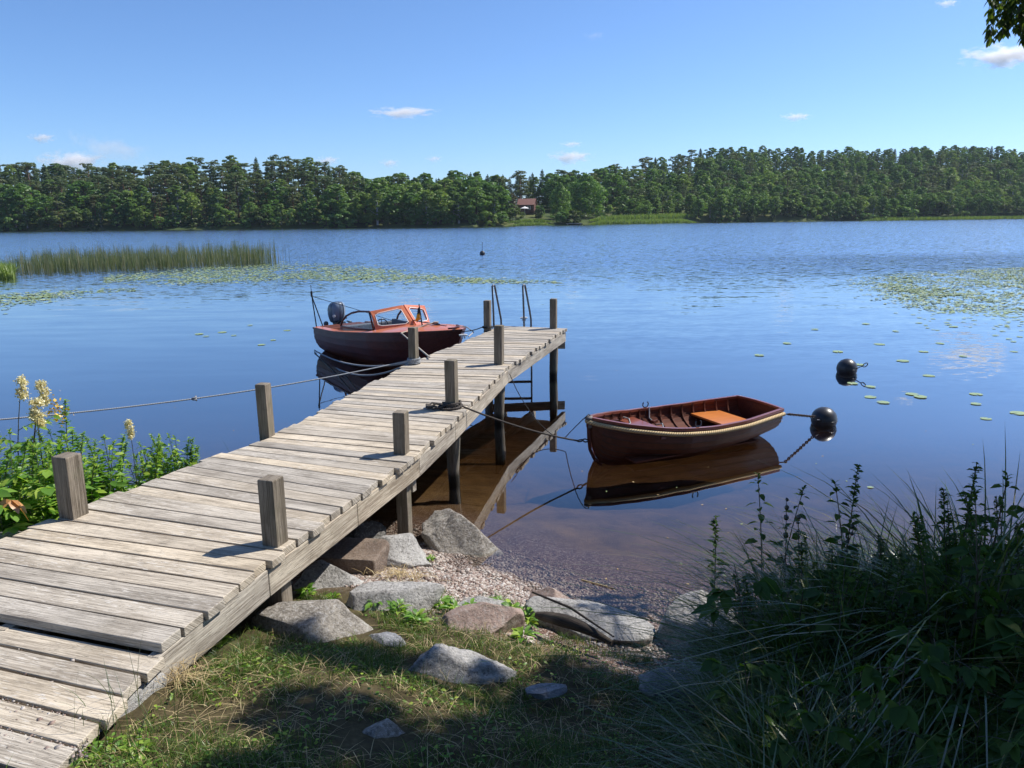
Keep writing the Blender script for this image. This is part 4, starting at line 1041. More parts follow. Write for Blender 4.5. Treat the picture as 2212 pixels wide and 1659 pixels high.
def make_tree(kind, seed):
    """unit-height-ish tree in metres; returns crown mesh, trunk mesh"""
    rg = np.random.default_rng(seed); P, N, Sz = [], [], []; rl = random.Random(seed)
    tr = MB()
    def put(c, rad, n, sz):
        p, q = blob(c, rad, n, rg); P.append(p); N.append(q); Sz.append(np.full(n, sz))
    if kind == 'pine':
        h = 16.0; lean = rl.uniform(-.5, .5)
        tr.tube([(lean * (z / h) ** 2, 0, z) for z in (0, 4, 8, 12, 15)], [.24, .20, .16, .11, .05], 6)
        for i in range(rl.randint(24, 31)):
            z = rl.uniform(.36, .97) * h; k = (z / h - .36) / .64
            w_ = 2.4 * (1 - .42 * k ** 2.2) * rl.uniform(.5, 1.0); a = rl.uniform(0, 6.28)
            c = (lean * (z / h) ** 2 + math.cos(a) * w_, math.sin(a) * w_, z)
            tr.tube([(lean * (z / h) ** 2, 0, z - .7), c], [.06, .03], 4)
            r = rl.uniform(.55, 1.2) * (1 - .3 * k); put(c, (r, r, r * .62), 74, .33)
        put((lean + .3, .2, h * .93), (1.35, 1.2, .75), 100, .33); put((lean - .7, -.3, h * .89), (1.1, 1.1, .6), 60, .33)
        for i in range(3):
            z = rl.uniform(.25, .45) * h; a = rl.uniform(0, 6.28); c = (math.cos(a) * 1.7, math.sin(a) * 1.7, z)
            tr.tube([(0, 0, z + .3), c], [.05, .02], 4)
            if rl.random() < .6: put(c, (.9, .9, .35), 26, .4)
    elif kind == 'spruce':
        h = 16.0
        tr.tube([(0, 0, 0), (0, 0, 8), (0, 0, 15.6)], [.22, .14, .03], 6)
        z = 1.2
        while z < h - .3:
            k = z / h; w_ = 2.15 * (1 - k) ** .85 + .12
            m = int(5 + 5 * (1 - k)); a0 = rl.uniform(0, 6.28)
            for j in range(m):
                a = a0 + 6.28 * j / m + rl.uniform(-.25, .25); L = w_ * rl.uniform(.75, 1.12)
                for q in (.45, .8, 1.0):
                    put((math.cos(a) * L * q, math.sin(a) * L * q, z - .35 * L * q * q), (.42 * w_ * .5 + .1, .42 * w_ * .5 + .1, .22), 10, .30)
            z += .62 + .25 * (1 - k)
        put((0, 0, h - .3), (.14, .14, .5), 14, .26)
    else:
        h = {'broad': 11.0, 'birch': 13.0, 'oak': 11.0, 'bush': 3.2}[kind]; 
        rw = {'broad': 3.0, 'birch': 2.2, 'oak': 4.6, 'bush': 2.0}[kind]; z0 = {'broad': 1.0, 'birch': 1.8, 'oak': .6, 'bush': .1}[kind]
        fk = []
        n_ = {'broad': 46, 'birch': 44, 'oak': 74, 'bush': 13}[kind]
        tr.tube([(0, 0, 0), (rl.uniform(-.2, .2), 0, h * .35), (rl.uniform(-.4, .4), rl.uniform(-.4, .4), h * .75)], [.24 * h / 11, .17 * h / 11, .06], 6)
        for i in range(n_):
            q = (i + .5) / n_; z = z0 + (h - z0) * q
            prof = max(.12, 1 - (abs(q - .46) / .60) ** 2.4) if kind != 'oak' else math.sin(math.pi * min(1, q * .80 + .22)) ** .6
            a = i * 2.4 + rl.uniform(-.5, .5); w_ = rw * prof * rl.uniform(.30, .98)
            c = (math.cos(a) * w_, math.sin(a) * w_, z)
            r = rw * rl.uniform(.18, .38) * (.65 + .35 * prof)
            if i % 3 == 0: tr.tube([(0, 0, z * .6), c], [.07, .03], 4)
            put(c, (r, r, r * .78), {'oak': 100, 'bush': 90}.get(kind, 80), .34 if kind != 'bush' else .26)
    P = np.concatenate(P); N = np.concatenate(N); Sz = np.concatenate(Sz)
    V, Q = cards(P, N, Sz, rg)
    mk = {'pine': 'pine', 'spruce': 'spruce', 'broad': 'broad', 'oak': 'broad', 'birch': 'birch', 'bush': 'bushy'}[kind]
    cm = np_mesh(kind + '_crown', V, [Q], M[mk], smooth=False)
    bk = {'pine': 'pinebark', 'birch': 'birchbark'}.get(kind, 'bark')
    me = bpy.data.meshes.new(kind + '_trunk'); me.from_pydata(tr.v, [], tr.f); me.materials.append(M[bk])
    return cm, me, h
LIB = {k: [make_tree(k, 100 * i + j) for j in range(n_)] for i, (k, n_) in enumerate((('pine', 6), ('spruce', 5), ('broad', 6), ('birch', 5), ('oak', 3), ('bush', 4)))}
KINDN = {'pine': 'pine_tree', 'spruce': 'spruce_tree', 'broad': 'broadleaf_tree', 'birch': 'birch_tree', 'oak': 'broadleaf_tree', 'bush': 'shore_bush'}
KCAT = {'bush': 'bush'}
def plant_tree(kind, x, y, h, label, group, wide=1.0, crown=None, var=None):
    cm, tm, h0 = LIB[kind][var if var is not None else random.randrange(len(LIB[kind]))]
    s_ = h / h0
    o = empty(KINDN[kind], (x, y, gz(x, y) - .15), random.uniform(0, 6.28)); o.scale = (s_ * wide, s_ * wide, s_)
    tag(o, label, KCAT.get(kind, 'tree'), group)
    c = link('crown', cm, o); t = link('trunk', tm, o)
    if crown:
        c.data = cm.copy(); c.data.materials[0] = M[crown]
    return o
ZONE_TXT = {'L': 'on the left far shore', 'M': 'on the middle far shore', 'R': 'on the right far hill'}
def zone_of(px): return 'L' if px < 780 else ('M' if px < 1330 else 'R')
LABEL = {
 ('pine', 'front'): 'dark pine among the first trees {z}', ('pine', 'mid'): 'dark olive pine deep in the wood {z}', ('pine', 'top'): 'ragged pine on the skyline {z}',
 ('spruce', 'front'): 'pointed spruce among the first trees {z}', ('spruce', 'mid'): 'pointed dark spruce deep in the wood {z}', ('spruce', 'top'): 'pointed spruce on the skyline {z}',
 ('broad', 'front'): 'leafy green tree at the water edge {z}', ('broad', 'mid'): 'round leafy tree inside the wood {z}', ('broad', 'top'): 'round leafy tree near the skyline {z}',
 ('birch', 'front'): 'light green birch at the water edge {z}', ('birch', 'mid'): 'light green birch inside the wood {z}', ('birch', 'top'): 'light green birch near the skyline {z}',
 ('bush', 'front'): 'low green bush at the water edge {z}'}
GRP = {'L': 'trees on the left far shore', 'M': 'trees on the middle far shore', 'R': 'trees on the right far hillside'}
COTTAGE_X = 6.6
def clear_of_cottage(x, y):
    p = px_of(x, y); return not (1095 < p < 1182 and y - y_far(x) < 36) 
rf = random.Random(5)
count = 0
ROWS = [1.5, 7, 13, 21, 30, 40, 51, 63, 77, 92, 108, 125, 143, 162]
NK = {}
for ri, t in enumerate(ROWS):
    x = -170.0
    while x < 240:
        yb = y_far(x) + t; p = px_of(x, yb); bd = back_depth(x, yb)
        step = rf.uniform(3.2, 4.8) * (.86 if p > 1330 else 1.0) * (1.0 if t < 20 else 1.12) * (1.15 if p > 1330 and t > 40 else 1.0)
        x += step
        if p < -70 or p > 2300 or t > bd + 8: continue
        y = y_far(x) + t + rf.uniform(-3, 3) * (0.4 if ri == 0 else 1)
        p = px_of(x, y)
        z = zone_of(p); back = t > bd - 16
        if not clear_of_cottage(x, y): continue
        if 1200 < p < 1335 and t < 26: continue              # the two big round trees stand here
        if 1150 < p < 1250 and t < 14: continue
        if (1335 < p < 1500) and t < 6: continue             # reed meadow in front
        r = rf.random(); row = 'front' if ri <= 1 else ('top' if back else 'mid')
        if z == 'L':
            kind = ('broad' if r < .55 else 'birch' if r < .9 else 'pine') if ri == 0 else ('birch' if r < .35 else 'broad' if r < .55 else 'pine') if ri == 1 else ('pine' if r < .84 else 'birch' if r < .92 else 'spruce')
            h = rf.uniform(6, 10) if ri == 0 else rf.uniform(9.5, 14) if ri == 1 else rf.uniform(11.5, 15.5)
        elif z == 'M':
            kind = ('broad' if r < .7 else 'birch') if ri < 2 else ('broad' if r < .45 else 'birch' if r < .62 else 'pine' if r < .8 else 'spruce') if not back else ('spruce' if r < .62 else 'pine' if r < .85 else 'broad')
            h = rf.uniform(8, 11.5) if ri < 2 else rf.uniform(11, 14.5) if not back else rf.uniform(11, 14.5)
        else:
            kind = ('broad' if r < .75 else 'birch') if ri < 2 else ('broad' if r < .36 else 'birch' if r < .56 else 'pine' if r < .88 else 'spruce') if not back else ('pine' if r < .70 else 'spruce' if r < .84 else 'broad')
            h = rf.uniform(6, 9.5) if ri < 2 else (rf.uniform(8, 11.5) if t < 40 else rf.uniform(9, 13)) if not back else rf.uniform(12, 16)
        h *= .78 if z != 'R' else .70
        NK[kind] = NK.get(kind, 0) + 1
        if NK[kind] > 290: NK[kind] -= 1; kind = 'birch' if NK.get('birch', 0) < 290 else 'spruce'; NK[kind] = NK.get(kind, 0) + 1
        plant_tree(kind, x, y, h, LABEL[(kind, row)].format(z=ZONE_TXT[z]), GRP[z], rf.uniform(1.35, 1.85)); count += 1
# low bushes hanging over the water line
x = -150.0
while x < 225:
    x += rf.uniform(3.0, 6.5); y = y_far(x) - .3 + rf.uniform(-.4, .8); p = px_of(x, y)
    if p < -40 or p > 2260 or 1115 < p < 1190 or 1255 < p < 1510: continue
    plant_tree('bush', x, y, rf.uniform(2.2, 4.2), LABEL[('bush', 'front')].format(z=ZONE_TXT[zone_of(p)]), 'bushes along the far waterline', rf.uniform(.9, 1.5), 'broad' if rf.random() < .7 else None)
def on_far(px, t):
    x = (px - CX) / F * 195
    for _ in range(4): x = (px - CX) / F * (y_far(x) + t)
    return x, float(y_far(x)) + t
for px, t, h, wd, kind, lab, cr in ((1265, 13, 11.5, 1.15, 'oak', 'largest rounded leafy tree standing right of the cottage by the shore meadow', None),
        (1212, 8, 9.4, .72, 'oak', 'full leafy tree between the cottage lawn and the largest rounded tree', None),
        (1312, 8, 3.6, 1.1, 'bush', 'small rounded bush at the right foot of the largest rounded tree', 'broad'),
        (1112, 8, 7.0, 1.25, 'birch', 'brownish drooping tree left of the cottage roof', 'brownbush'),
        (1118, 4, 3.4, 1.2, 'bush', 'yellow green bush below the cottage at the water', None),
        (1168, 15, 3.2, .9, 'bush', 'small hedge bush beside the cottage wall', 'broad'),
        (1166, 14, 2.4, 1.1, 'bush', 'low bright bush on the cottage lawn', None),
        (1700, 5, 6.0, 1.2, 'bush', 'pale yellowish rounded bush at the foot of the right hill', None),
        (207, .5, 3.0, 1.1, 'bush', 'bright yellow green bush on the left waterline', None),
        (1040, 10, 9.5, 1.1, 'broad', 'broad green tree left of the brownish tree by the cottage', None)):
    x, y = on_far(px, t); plant_tree(kind, x, y, h, lab, None, wd, cr)
# cottage
cx_, cy_ = on_far(1142, 24); cz_ = gz(cx_, cy_) + .4
cot = empty('cottage', (cx_, cy_, cz_), R(-12)); tag(cot, 'small brown cottage with dull red roof half hidden by trees across the lake', 'cottage')
mb = MB(); mb.box((0, 0, 1.0), (4.6, 3.6, 2.6)); mb.add([(2.3, -1.8, 2.3), (2.3, 1.8, 2.3), (2.3, 0, 3.7)], [(0, 1, 2)]); mb.add([(-2.3, -1.8, 2.3), (-2.3, 1.8, 2.3), (-2.3, 0, 3.7)], [(0, 2, 1)])
mb.build('wall', plain('brown_boards', (.11, .045, .03), .8, 0, .3, 8), cot)
mb = MB()
for sd in (1, -1):
    P = []
    for xx in (-2.6, 2.6):
        for yy, zz in ((0, 3.78), (sd * 2.25, 2.02)):
            for d in (-.06, .06): P.append((xx, yy, zz + d))
    mb.hexa(P, 0)
mb.build('roof', plain('roof_tiles', (.24, .115, .085), .85, 0, .25, 12), cot)
mb = MB(); mb.box((.9, -1.82, 1.25), (.9, .06, 1.0)); wfr = mb.build('window', M['white'], cot); mb = MB(); mb.box((.9, -1.86, 1.25), (.74, .03, .84)); mb.build('pane', M['black'], wfr)
ux, uy = on_far(1137, 14); par = empty('parasol', (ux, uy, gz(ux, uy)), 0); tag(par, 'white garden parasol below the cottage roof', 'parasol')
mb = MB(); mb.grid([[(1.3 * q * math.cos(a), 1.3 * q * math.sin(a), 3.1 - .55 * q) for a in np.linspace(0, 6.283, 13)] for q in (0.02, .5, 1)], False); mb.build('canopy', M['white'], par)
mb = MB(); mb.tube([(0, 0, 0), (0, 0, 3.1)], .04, 6); mb.build('pole', M['white'], par)
# a little landing stage by the big tree
jx, jy = on_far(1240, -2.0); mb = MB(); mb.box((jx, jy, .35), (4.0, 2.0, .15)); 
for q in (-1.7, 1.7): mb.box((jx + q, jy - .8, -.4), (.2, .2, 1.3))
tag(mb.build('landing_stage', M['beam']), 'tiny pale landing stage under the largest rounded tree', 'landing stage')

# ------------------------------------------------------------------ blades: reeds, sedges, grass
def blades(P, h, w_, bend, az, rg, seg=3, wav=0.0):
    """tapering strips: base points, height, width, bend (forward throw as a share of height), azimuth"""
    n = len(P); az = np.asarray(az); h = np.asarray(h); w_ = np.asarray(w_); bend = np.asarray(bend)
    d = np.stack([np.cos(az), np.sin(az), np.zeros(n)], 1); tw = az + rg.uniform(-.9, .9, n) + math.pi / 2
    sd = np.stack([np.cos(tw), np.sin(tw), np.zeros(n)], 1)
    rows = []
    for i in range(seg):
        q = i / seg
        c = P + d * (bend * h * q ** 2)[:, None] + np.array([0, 0, 1]) * (h * (q - np.minimum(bend, 1.6) * .42 * q ** 2.6))[:, None]
        ww = (w_ * (1 - q ** 2 * .8) * (.75 + .25 * min(1, q * 4)))[:, None] * .5
        rows += [c - sd * ww, c + sd * ww]
    tip = P + d * (bend * h)[:, None] + np.array([0, 0, 1]) * (h * (1 - np.minimum(bend, 1.6) * .42))[:, None]
    V = np.stack(rows + [tip], 1); m = 2 * seg + 1
    q_ = np.array([(2 * i, 2 * i + 1, 2 * i + 3, 2 * i + 2) for i in range(seg - 1)], int).reshape(-1, 4)
    o = (np.arange(n) * m)[:, None, None]
    Q = (q_[None] + o).reshape(-1, 4); T = (np.array([[2 * seg - 2, 2 * seg - 1, 2 * seg]])[None] + o).reshape(-1, 3)
    return V.reshape(-1, 3), Q, T
def blade_obj(name, sets, m, parent=None):
    Vs, Qs, Ts = [], [], []; o = 0
    for V, Q, T in sets: Vs.append(V); Qs.append(Q + o); Ts.append(T + o); o += len(V)
    return link(name, np_mesh(name, np.concatenate(Vs), [np.concatenate(Qs), np.concatenate(Ts)], M[m], smooth=True), parent)
def reed_points(n, edge_px, rg, y0f, y1f):
    px = rg.uniform(edge_px[0], edge_px[1], n); return px
# reed bed on the left: front edge follows the lily pads, back edge is irregular
n = 11000; rg = np.random.default_rng(3)
pxs = np.where(rg.uniform(0, 1, n) < .985, rg.uniform(-60, 606, n), 600 + rg.gamma(1.2, 14, n))
fy = np.interp(pxs, [-60, 60, 300, 600], [33.5, 34.6, 36.3, 39.5])
dp = rg.uniform(0, 1, n) ** 1.1 * np.interp(pxs, [-60, 30, 120, 520, 606], [1.0, 2.0, 8.5, 8.0, 3.0])
keep = rg.uniform(0, 1, n) < np.interp(pxs, [-60, 40, 75, 120, 560, 606], [.2, .25, .55, 1, .75, .12])
yy = (fy + dp)[keep]; xx = (pxs[keep] - CX) / F * yy * 1.0
P = np.stack([xx, yy, np.full(len(xx), -.1)], 1); m_ = len(xx)
hh = rg.normal(1.05, .2, m_) * np.interp(pxs[keep], [0, 90, 400, 606], [.80, .85, .95, 1.08]) * (1 + .16 * np.sin(pxs[keep] / 17.0) * np.sin(pxs[keep] / 6.1 + 1))
o = blade_obj('reed_bed', [blades(P, np.clip(hh, .4, 1.55), np.full(m_, .017), np.abs(rg.normal(.06, .08, m_)), rg.uniform(0, 6.28, m_), rg, 2)], 'reed')
tag(o, 'tall thin green reed bed standing in the water at the left', 'reeds', kind='stuff')
# brighter sedge clump at the left edge
n = 2600; pxs = rg.uniform(-80, 45, n); yy = rg.uniform(31.5, 34.5, n); xx = (pxs - CX) / F * yy
o = blade_obj('sedge_clump', [blades(np.stack([xx, yy, np.full(n, -.05)], 1), rg.uniform(.35, .85, n), np.full(n, .03), rg.uniform(.1, .7, n), rg.uniform(0, 6.28, n), rg, 3)], 'farreed')
tag(o, 'bright yellow green sedge clump at the left edge before the reed bed', 'sedge', kind='stuff')
# far reed fringes
def far_fringe(px0, px1, t0, t1, n, hgt, name, label):
    pxs = rg.uniform(px0, px1, n); t = rg.uniform(t0, t1, n); x = (pxs - CX) / F * 215
    for _ in range(4): x = (pxs - CX) / F * (y_far(x) + t)
    y = y_far(x) + t
    e = np.minimum(1, np.minimum(pxs - px0, px1 - pxs) / 40 + .25)
    o = blade_obj(name, [blades(np.stack([x, y, np.maximum(ground(x, y), -.1)], 1), hgt * e * rg.uniform(.7, 1.15, n), np.full(n, .16), rg.uniform(.05, .35, n), rg.uniform(0, 6.28, n), rg, 2)], 'farreed')
    tag(o, label, 'reeds', kind='stuff')
far_fringe(1272, 1500, -6, 3, 6000, 1.5, 'far_reeds', 'light green reed meadow right of the largest rounded tree across the lake')
far_fringe(1850, 2290, -5, 1, 5000, 1.15, 'far_reeds', 'thin light green reed fringe under the right hill')
far_fringe(1100, 1200, -2.5, 1, 2000, 1.0, 'far_reeds', 'small reed fringe in front of the cottage lawn')

# ------------------------------------------------------------------ lily pads
def pad_verts(r, rl, n=9):
    a0 = rl.uniform(0, 6.28); a = a0 + np.linspace(.16, 6.12, n)
    V = [(0, 0, 0)] + [(r * math.cos(q) * rl.uniform(.92, 1.06), r * math.sin(q) * .86 * rl.uniform(.92, 1.06), rl.uniform(-.002, .012)) for q in a]
    return np.array(V), [(0, i, i + 1) for i in range(1, n)]
LP = []                                            # x, y, r
rl = random.Random(9)
def dens_left(px, py):
    # the mats seen from the dock: a long tongue beyond the boat and a thinner one at the left edge
    c1 = np.interp(px, [200, 420, 600, 800, 1000, 1210], [606, 597, 588, 594, 605, 611]); w1 = np.interp(px, [200, 420, 600, 800, 1000, 1210], [8, 20, 22, 21, 11, 3])
    c2 = np.interp(px, [-60, 100, 280], [655, 640, 626]); w2 = np.interp(px, [-60, 100, 280], [22, 18, 5])
    return max(math.exp(-((py - c1) / w1) ** 2 * 1.6) * (1 if 225 < px < 1215 else 0), .55 * math.exp(-((py - c2) / w2) ** 2 * 1.6) * (1 if px < 290 else 0))
def dens_right(px, py):
    e = np.interp(py, [578, 600, 640, 690, 740, 800], [2040, 1800, 1830, 1930, 1990, 2100])
    up = np.interp(px, [1800, 2000, 2250], [596, 586, 576]); lo = np.interp(px, [1800, 2000, 2250], [640, 676, 690])
    if py < up: return 0
    inside = np.clip((px - e) / 110, 0, 1)
    return inside * (1.0 if py < lo else math.exp(-(py - lo) / 30) * .5)
tries = 0
while len(LP) < 11500 and tries < 1700000:
    tries += 1
    if rl.random() < .48: px, py = rl.uniform(-60, 1215), rl.uniform(565, 690); d = min(1, dens_left(px, py) * (1.25 if px < 830 else .8))
    else: px, py = rl.uniform(1790, 2290), rl.uniform(574, 800); d = dens_right(px, py) * .74
    q = at(px, py); cl = mn.noise(Vector((q[0] * .45, q[1] * .35, 2))) * .8 + mn.noise(Vector((q[0] * 1.7, q[1] * 1.2, 5))) * .6
    if rl.random() * .55 < d * d * (.55 + cl) * (30 / max(q[1], 12)) ** -2.2 * 1.3: LP.append((q[0], q[1], rl.uniform(.045, .09) * (.72 if q[0] > 8 else 1)))
for px, py in ((1842, 829), (1880, 836), (1880, 858), (1908, 870), (1988, 858), (1970, 852), (2108, 852), (2108, 873), (2006, 812), (2130, 905), (2200, 893), (1950, 780), (1856, 788), (1810, 760), (1995, 760), (2080, 770), (2030, 742), (1700, 742), (1640, 768), (430, 722), (445, 727), (505, 725), (565, 745), (590, 735), (540, 703), (620, 714), (480, 718), (1935, 716), (1870, 700), (1760, 712), (1900, 744), (2060, 706), (2150, 725), (2190, 760), (1985, 698), (690, 728)):
    q = at(px, py); LP.append((q[0], q[1], rl.uniform(.06, .105)))
LP.sort(key=lambda q: q[1])
padm = []
for i in range(6):
    V, T = pad_verts(1.0, rl); V[:, 2] *= .12; padm.append(np_mesh('lily_pad', V * np.array([1, 1, 1]), [np.array(T)], M['lily'], smooth=False))
for i, (x, y, r) in enumerate(LP[:280]):
    o = link('lily_pad', rl.choice(padm)); o.location = (x, y, .006 + (i % 5) * .0012); o.scale = (r, r, .12); o.rotation_euler = (0, 0, rl.uniform(0, 6.28))
    lab = 'pale green lily pad floating close beside the ringed buoy or right of it' if y < 12.5 and x > 3 else ('pale green lily pad floating left of the motorboat' if x < -2 else 'pale green lily pad in the loose right part of the lake')
    tag(o, lab, 'lily pad', 'lily pads floating nearest')
Vs, Ts, o_ = [], [], 0
for i, (x, y, r) in enumerate(LP[280:]):
    V, T = pad_verts(r, rl, 8); V = V + np.array([x, y, .006 + (i % 5) * .0012]); Vs.append(V); Ts.append(np.array(T) + o_); o_ += len(V)
o = link('lily_pads', np_mesh('lily_pads', np.concatenate(Vs), [np.concatenate(Ts)], M['lily'], smooth=False)); tag(o, 'wide mats of pale green lily pads further out on the lake', 'lily pads', kind='stuff')
# flower and leaf stalks standing out of the mats
n = 110; src = [LP[rl.randrange(120, len(LP))] for _ in range(n)]
P = np.array([(a, b, -.03) for a, b, r in src]); 
o = blade_obj('pond_stalks', [blades(P, rg.uniform(.06, .20, n), np.full(n, .010), rg.uniform(0, .8, n), rg.uniform(0, 6.28, n), rg, 2)], 'redstem'); tag(o, 'thin dark stalks sticking up among the lily pads', 'stalks', kind='stuff')

# ------------------------------------------------------------------ clouds: far heaps of vapour with soft edges
def cloud_mat(name, dens, sc_, thr):
    """drops of vapour: density falls off towards the edge of the heap and is broken by noise"""
    m, nt, b = mat(name); nt.nodes.remove(b)
    oc = coord(nt, 'Object')
    d = node(nt, 'ShaderNodeVectorMath', operation='LENGTH'); nt.links.new(oc, d.inputs[0])
    nz = noise(nt, mapping(nt, oc, sc_), 1.0, 6, .62)
    e = mth(nt, 'SUBTRACT', mth(nt, 'ADD', mth(nt, 'MULTIPLY', nz, 2.6), mth(nt, 'SUBTRACT', 1.0, d.outputs['Value'])), thr)
    f = mth(nt, 'MULTIPLY', smoothstep(nt, e, 0.0, .7), dens)
    v = node(nt, 'ShaderNodeVolumePrincipled', {'Color': (1, 1, 1, 1), 'Density': f, 'Anisotropy': .2})
    nt.links.new(v.outputs[0], nt.nodes['Material Output'].inputs[1]); return m
M['cloud'] = cloud_mat('cloud', .026, (3.4, 2.4, 1.9), 1.60); M['wisp'] = cloud_mat('thin_cloud', .003, (3.6, 2.0, 1.2), 1.6)
sc.cycles.volume_bounces = 22; sc.cycles.volume_max_steps = 64
def cloud(label, px0, px1, py0, py1, m='cloud', slope=0.0, dist=6000.0):
    W_ = (px1 - px0) / F * dist; Hh = (py1 - py0) / F * dist
    c = atd((px0 + px1) / 2, (py0 + py1) / 2, dist)
    mb = MB(); mb.ball((0, 0, 0), 1.0, 20, 12)
    o = mb.build('cloud', M[m]); o.location = c; o.scale = (W_ * .70, W_ * .35, Hh * .72); o.rotation_euler = (0, -slope, 0)
    tag(o, label, 'cloud', 'small fair weather clouds')
cloud('white cumulus peeking over the left tree line', 92, 218, 329, 372)
cloud('small white cloud above the far left trees', 64, 116, 289, 307)
cloud('long thin veil of cloud above the left trees', 158, 318, 298, 346, 'wisp', -.24)
cloud('flat white cloud streak high over the motorboat', 810, 930, 233, 252)
cloud('faint tiny wisp high in the middle of the sky', 1262, 1306, 70, 84, 'wisp')
cloud('small flat white cloud over the right hill', 1690, 1748, 245, 260)
cloud('small white puff just above the trees left of the middle', 822, 860, 344, 361)
cloud('smaller white puff above the trees near the middle', 920, 954, 337, 350)
cloud('low white puff hidden behind the left pines', 682, 732, 338, 356)
cloud('upper of two thin clouds over the far shore middle', 1212, 1256, 306, 317)
cloud('broken low cloud over the far shore middle', 1190, 1272, 327, 352)
cloud('bright white cloud behind the hanging birch twigs', 2095, 2260, 100, 138)
cloud('small cloud scrap at the top right', 2024, 2066, 0, 14)

# ------------------------------------------------------------------ the thin summer haze over the lake
mb = MB(); mb.box((0, 520, 33), (1900, 1260, 86))
hz, hnt, hb = mat('haze'); hnt.nodes.remove(hb)
pv = node(hnt, 'ShaderNodeVolumePrincipled', {'Color': (.72, .84, 1, 1), 'Density': .00011, 'Anisotropy': .3}); hnt.links.new(pv.outputs[0], hnt.nodes['Material Output'].inputs[1])
tag(mb.build('haze', hz), 'thin bluish haze over the lake', 'haze', kind='stuff')

# ------------------------------------------------------------------ near plants
def leaf_set(P, D, L, W, rg, droop=.35, fold=.25, toothed=False):
    """lance-shaped leaves: base point, direction, length, width; each leaf folded along its midrib and bent down"""
    n = len(P); D = D / np.linalg.norm(D, axis=1, keepdims=True)
    up = np.array([0, 0, 1.0]); S_ = np.cross(D, up); ln = np.linalg.norm(S_, axis=1, keepdims=True); S_ = np.where(ln > 1e-3, S_ / (ln + 1e-9), np.array([1.0, 0, 0]))
    roll = rg.normal(0, .45, (n, 1)); U = np.cross(S_, D); S_, U = S_ * np.cos(roll) + U * np.sin(roll), U * np.cos(roll) - S_ * np.sin(roll)
    L = np.broadcast_to(L, n)[:, None]; W = np.broadcast_to(W, n)[:, None]
    def pt(q, side):
        c = P + D * L * q - up * L * droop * q * q
        ww = W * .5 * (math.sin(math.pi * min(1, q * .93 + .07)) ** .8)
        return c + S_ * ww * side + U * ww * abs(side) * fold
    V = np.stack([pt(0, 0), pt(.3, -1), pt(.3, 0), pt(.3, 1), pt(.65, -1), pt(.65, 0), pt(.65, 1), pt(1, 0)], 1)
    q = np.array([(1, 2, 5, 4), (2, 3, 6, 5)]); t = np.array([(0, 2, 1), (0, 3, 2), (4, 5, 7), (5, 6, 7)])
    o = (np.arange(n) * 8)[:, None, None]
    return V.reshape(-1, 3), (q[None] + o).reshape(-1, 4), (t[None] + o).reshape(-1, 3)
def merge(name, sets, m, parent=None, smooth=True):
    Vs, Qs, Ts, o = [], [], [], 0
    for V, Q, T in sets:
        Vs.append(V); Qs.append(Q + o); Ts.append(T + o); o += len(V)
    return link(name, np_mesh(name, np.concatenate(Vs), [np.concatenate(Qs), np.concatenate(Ts)], M[m], smooth=smooth), parent)
def stem_curve(h, lean, az, n=9):
    return [(math.cos(az) * lean * h * q * q, math.sin(az) * lean * h * q * q, h * q) for q in np.linspace(0, 1, n)]
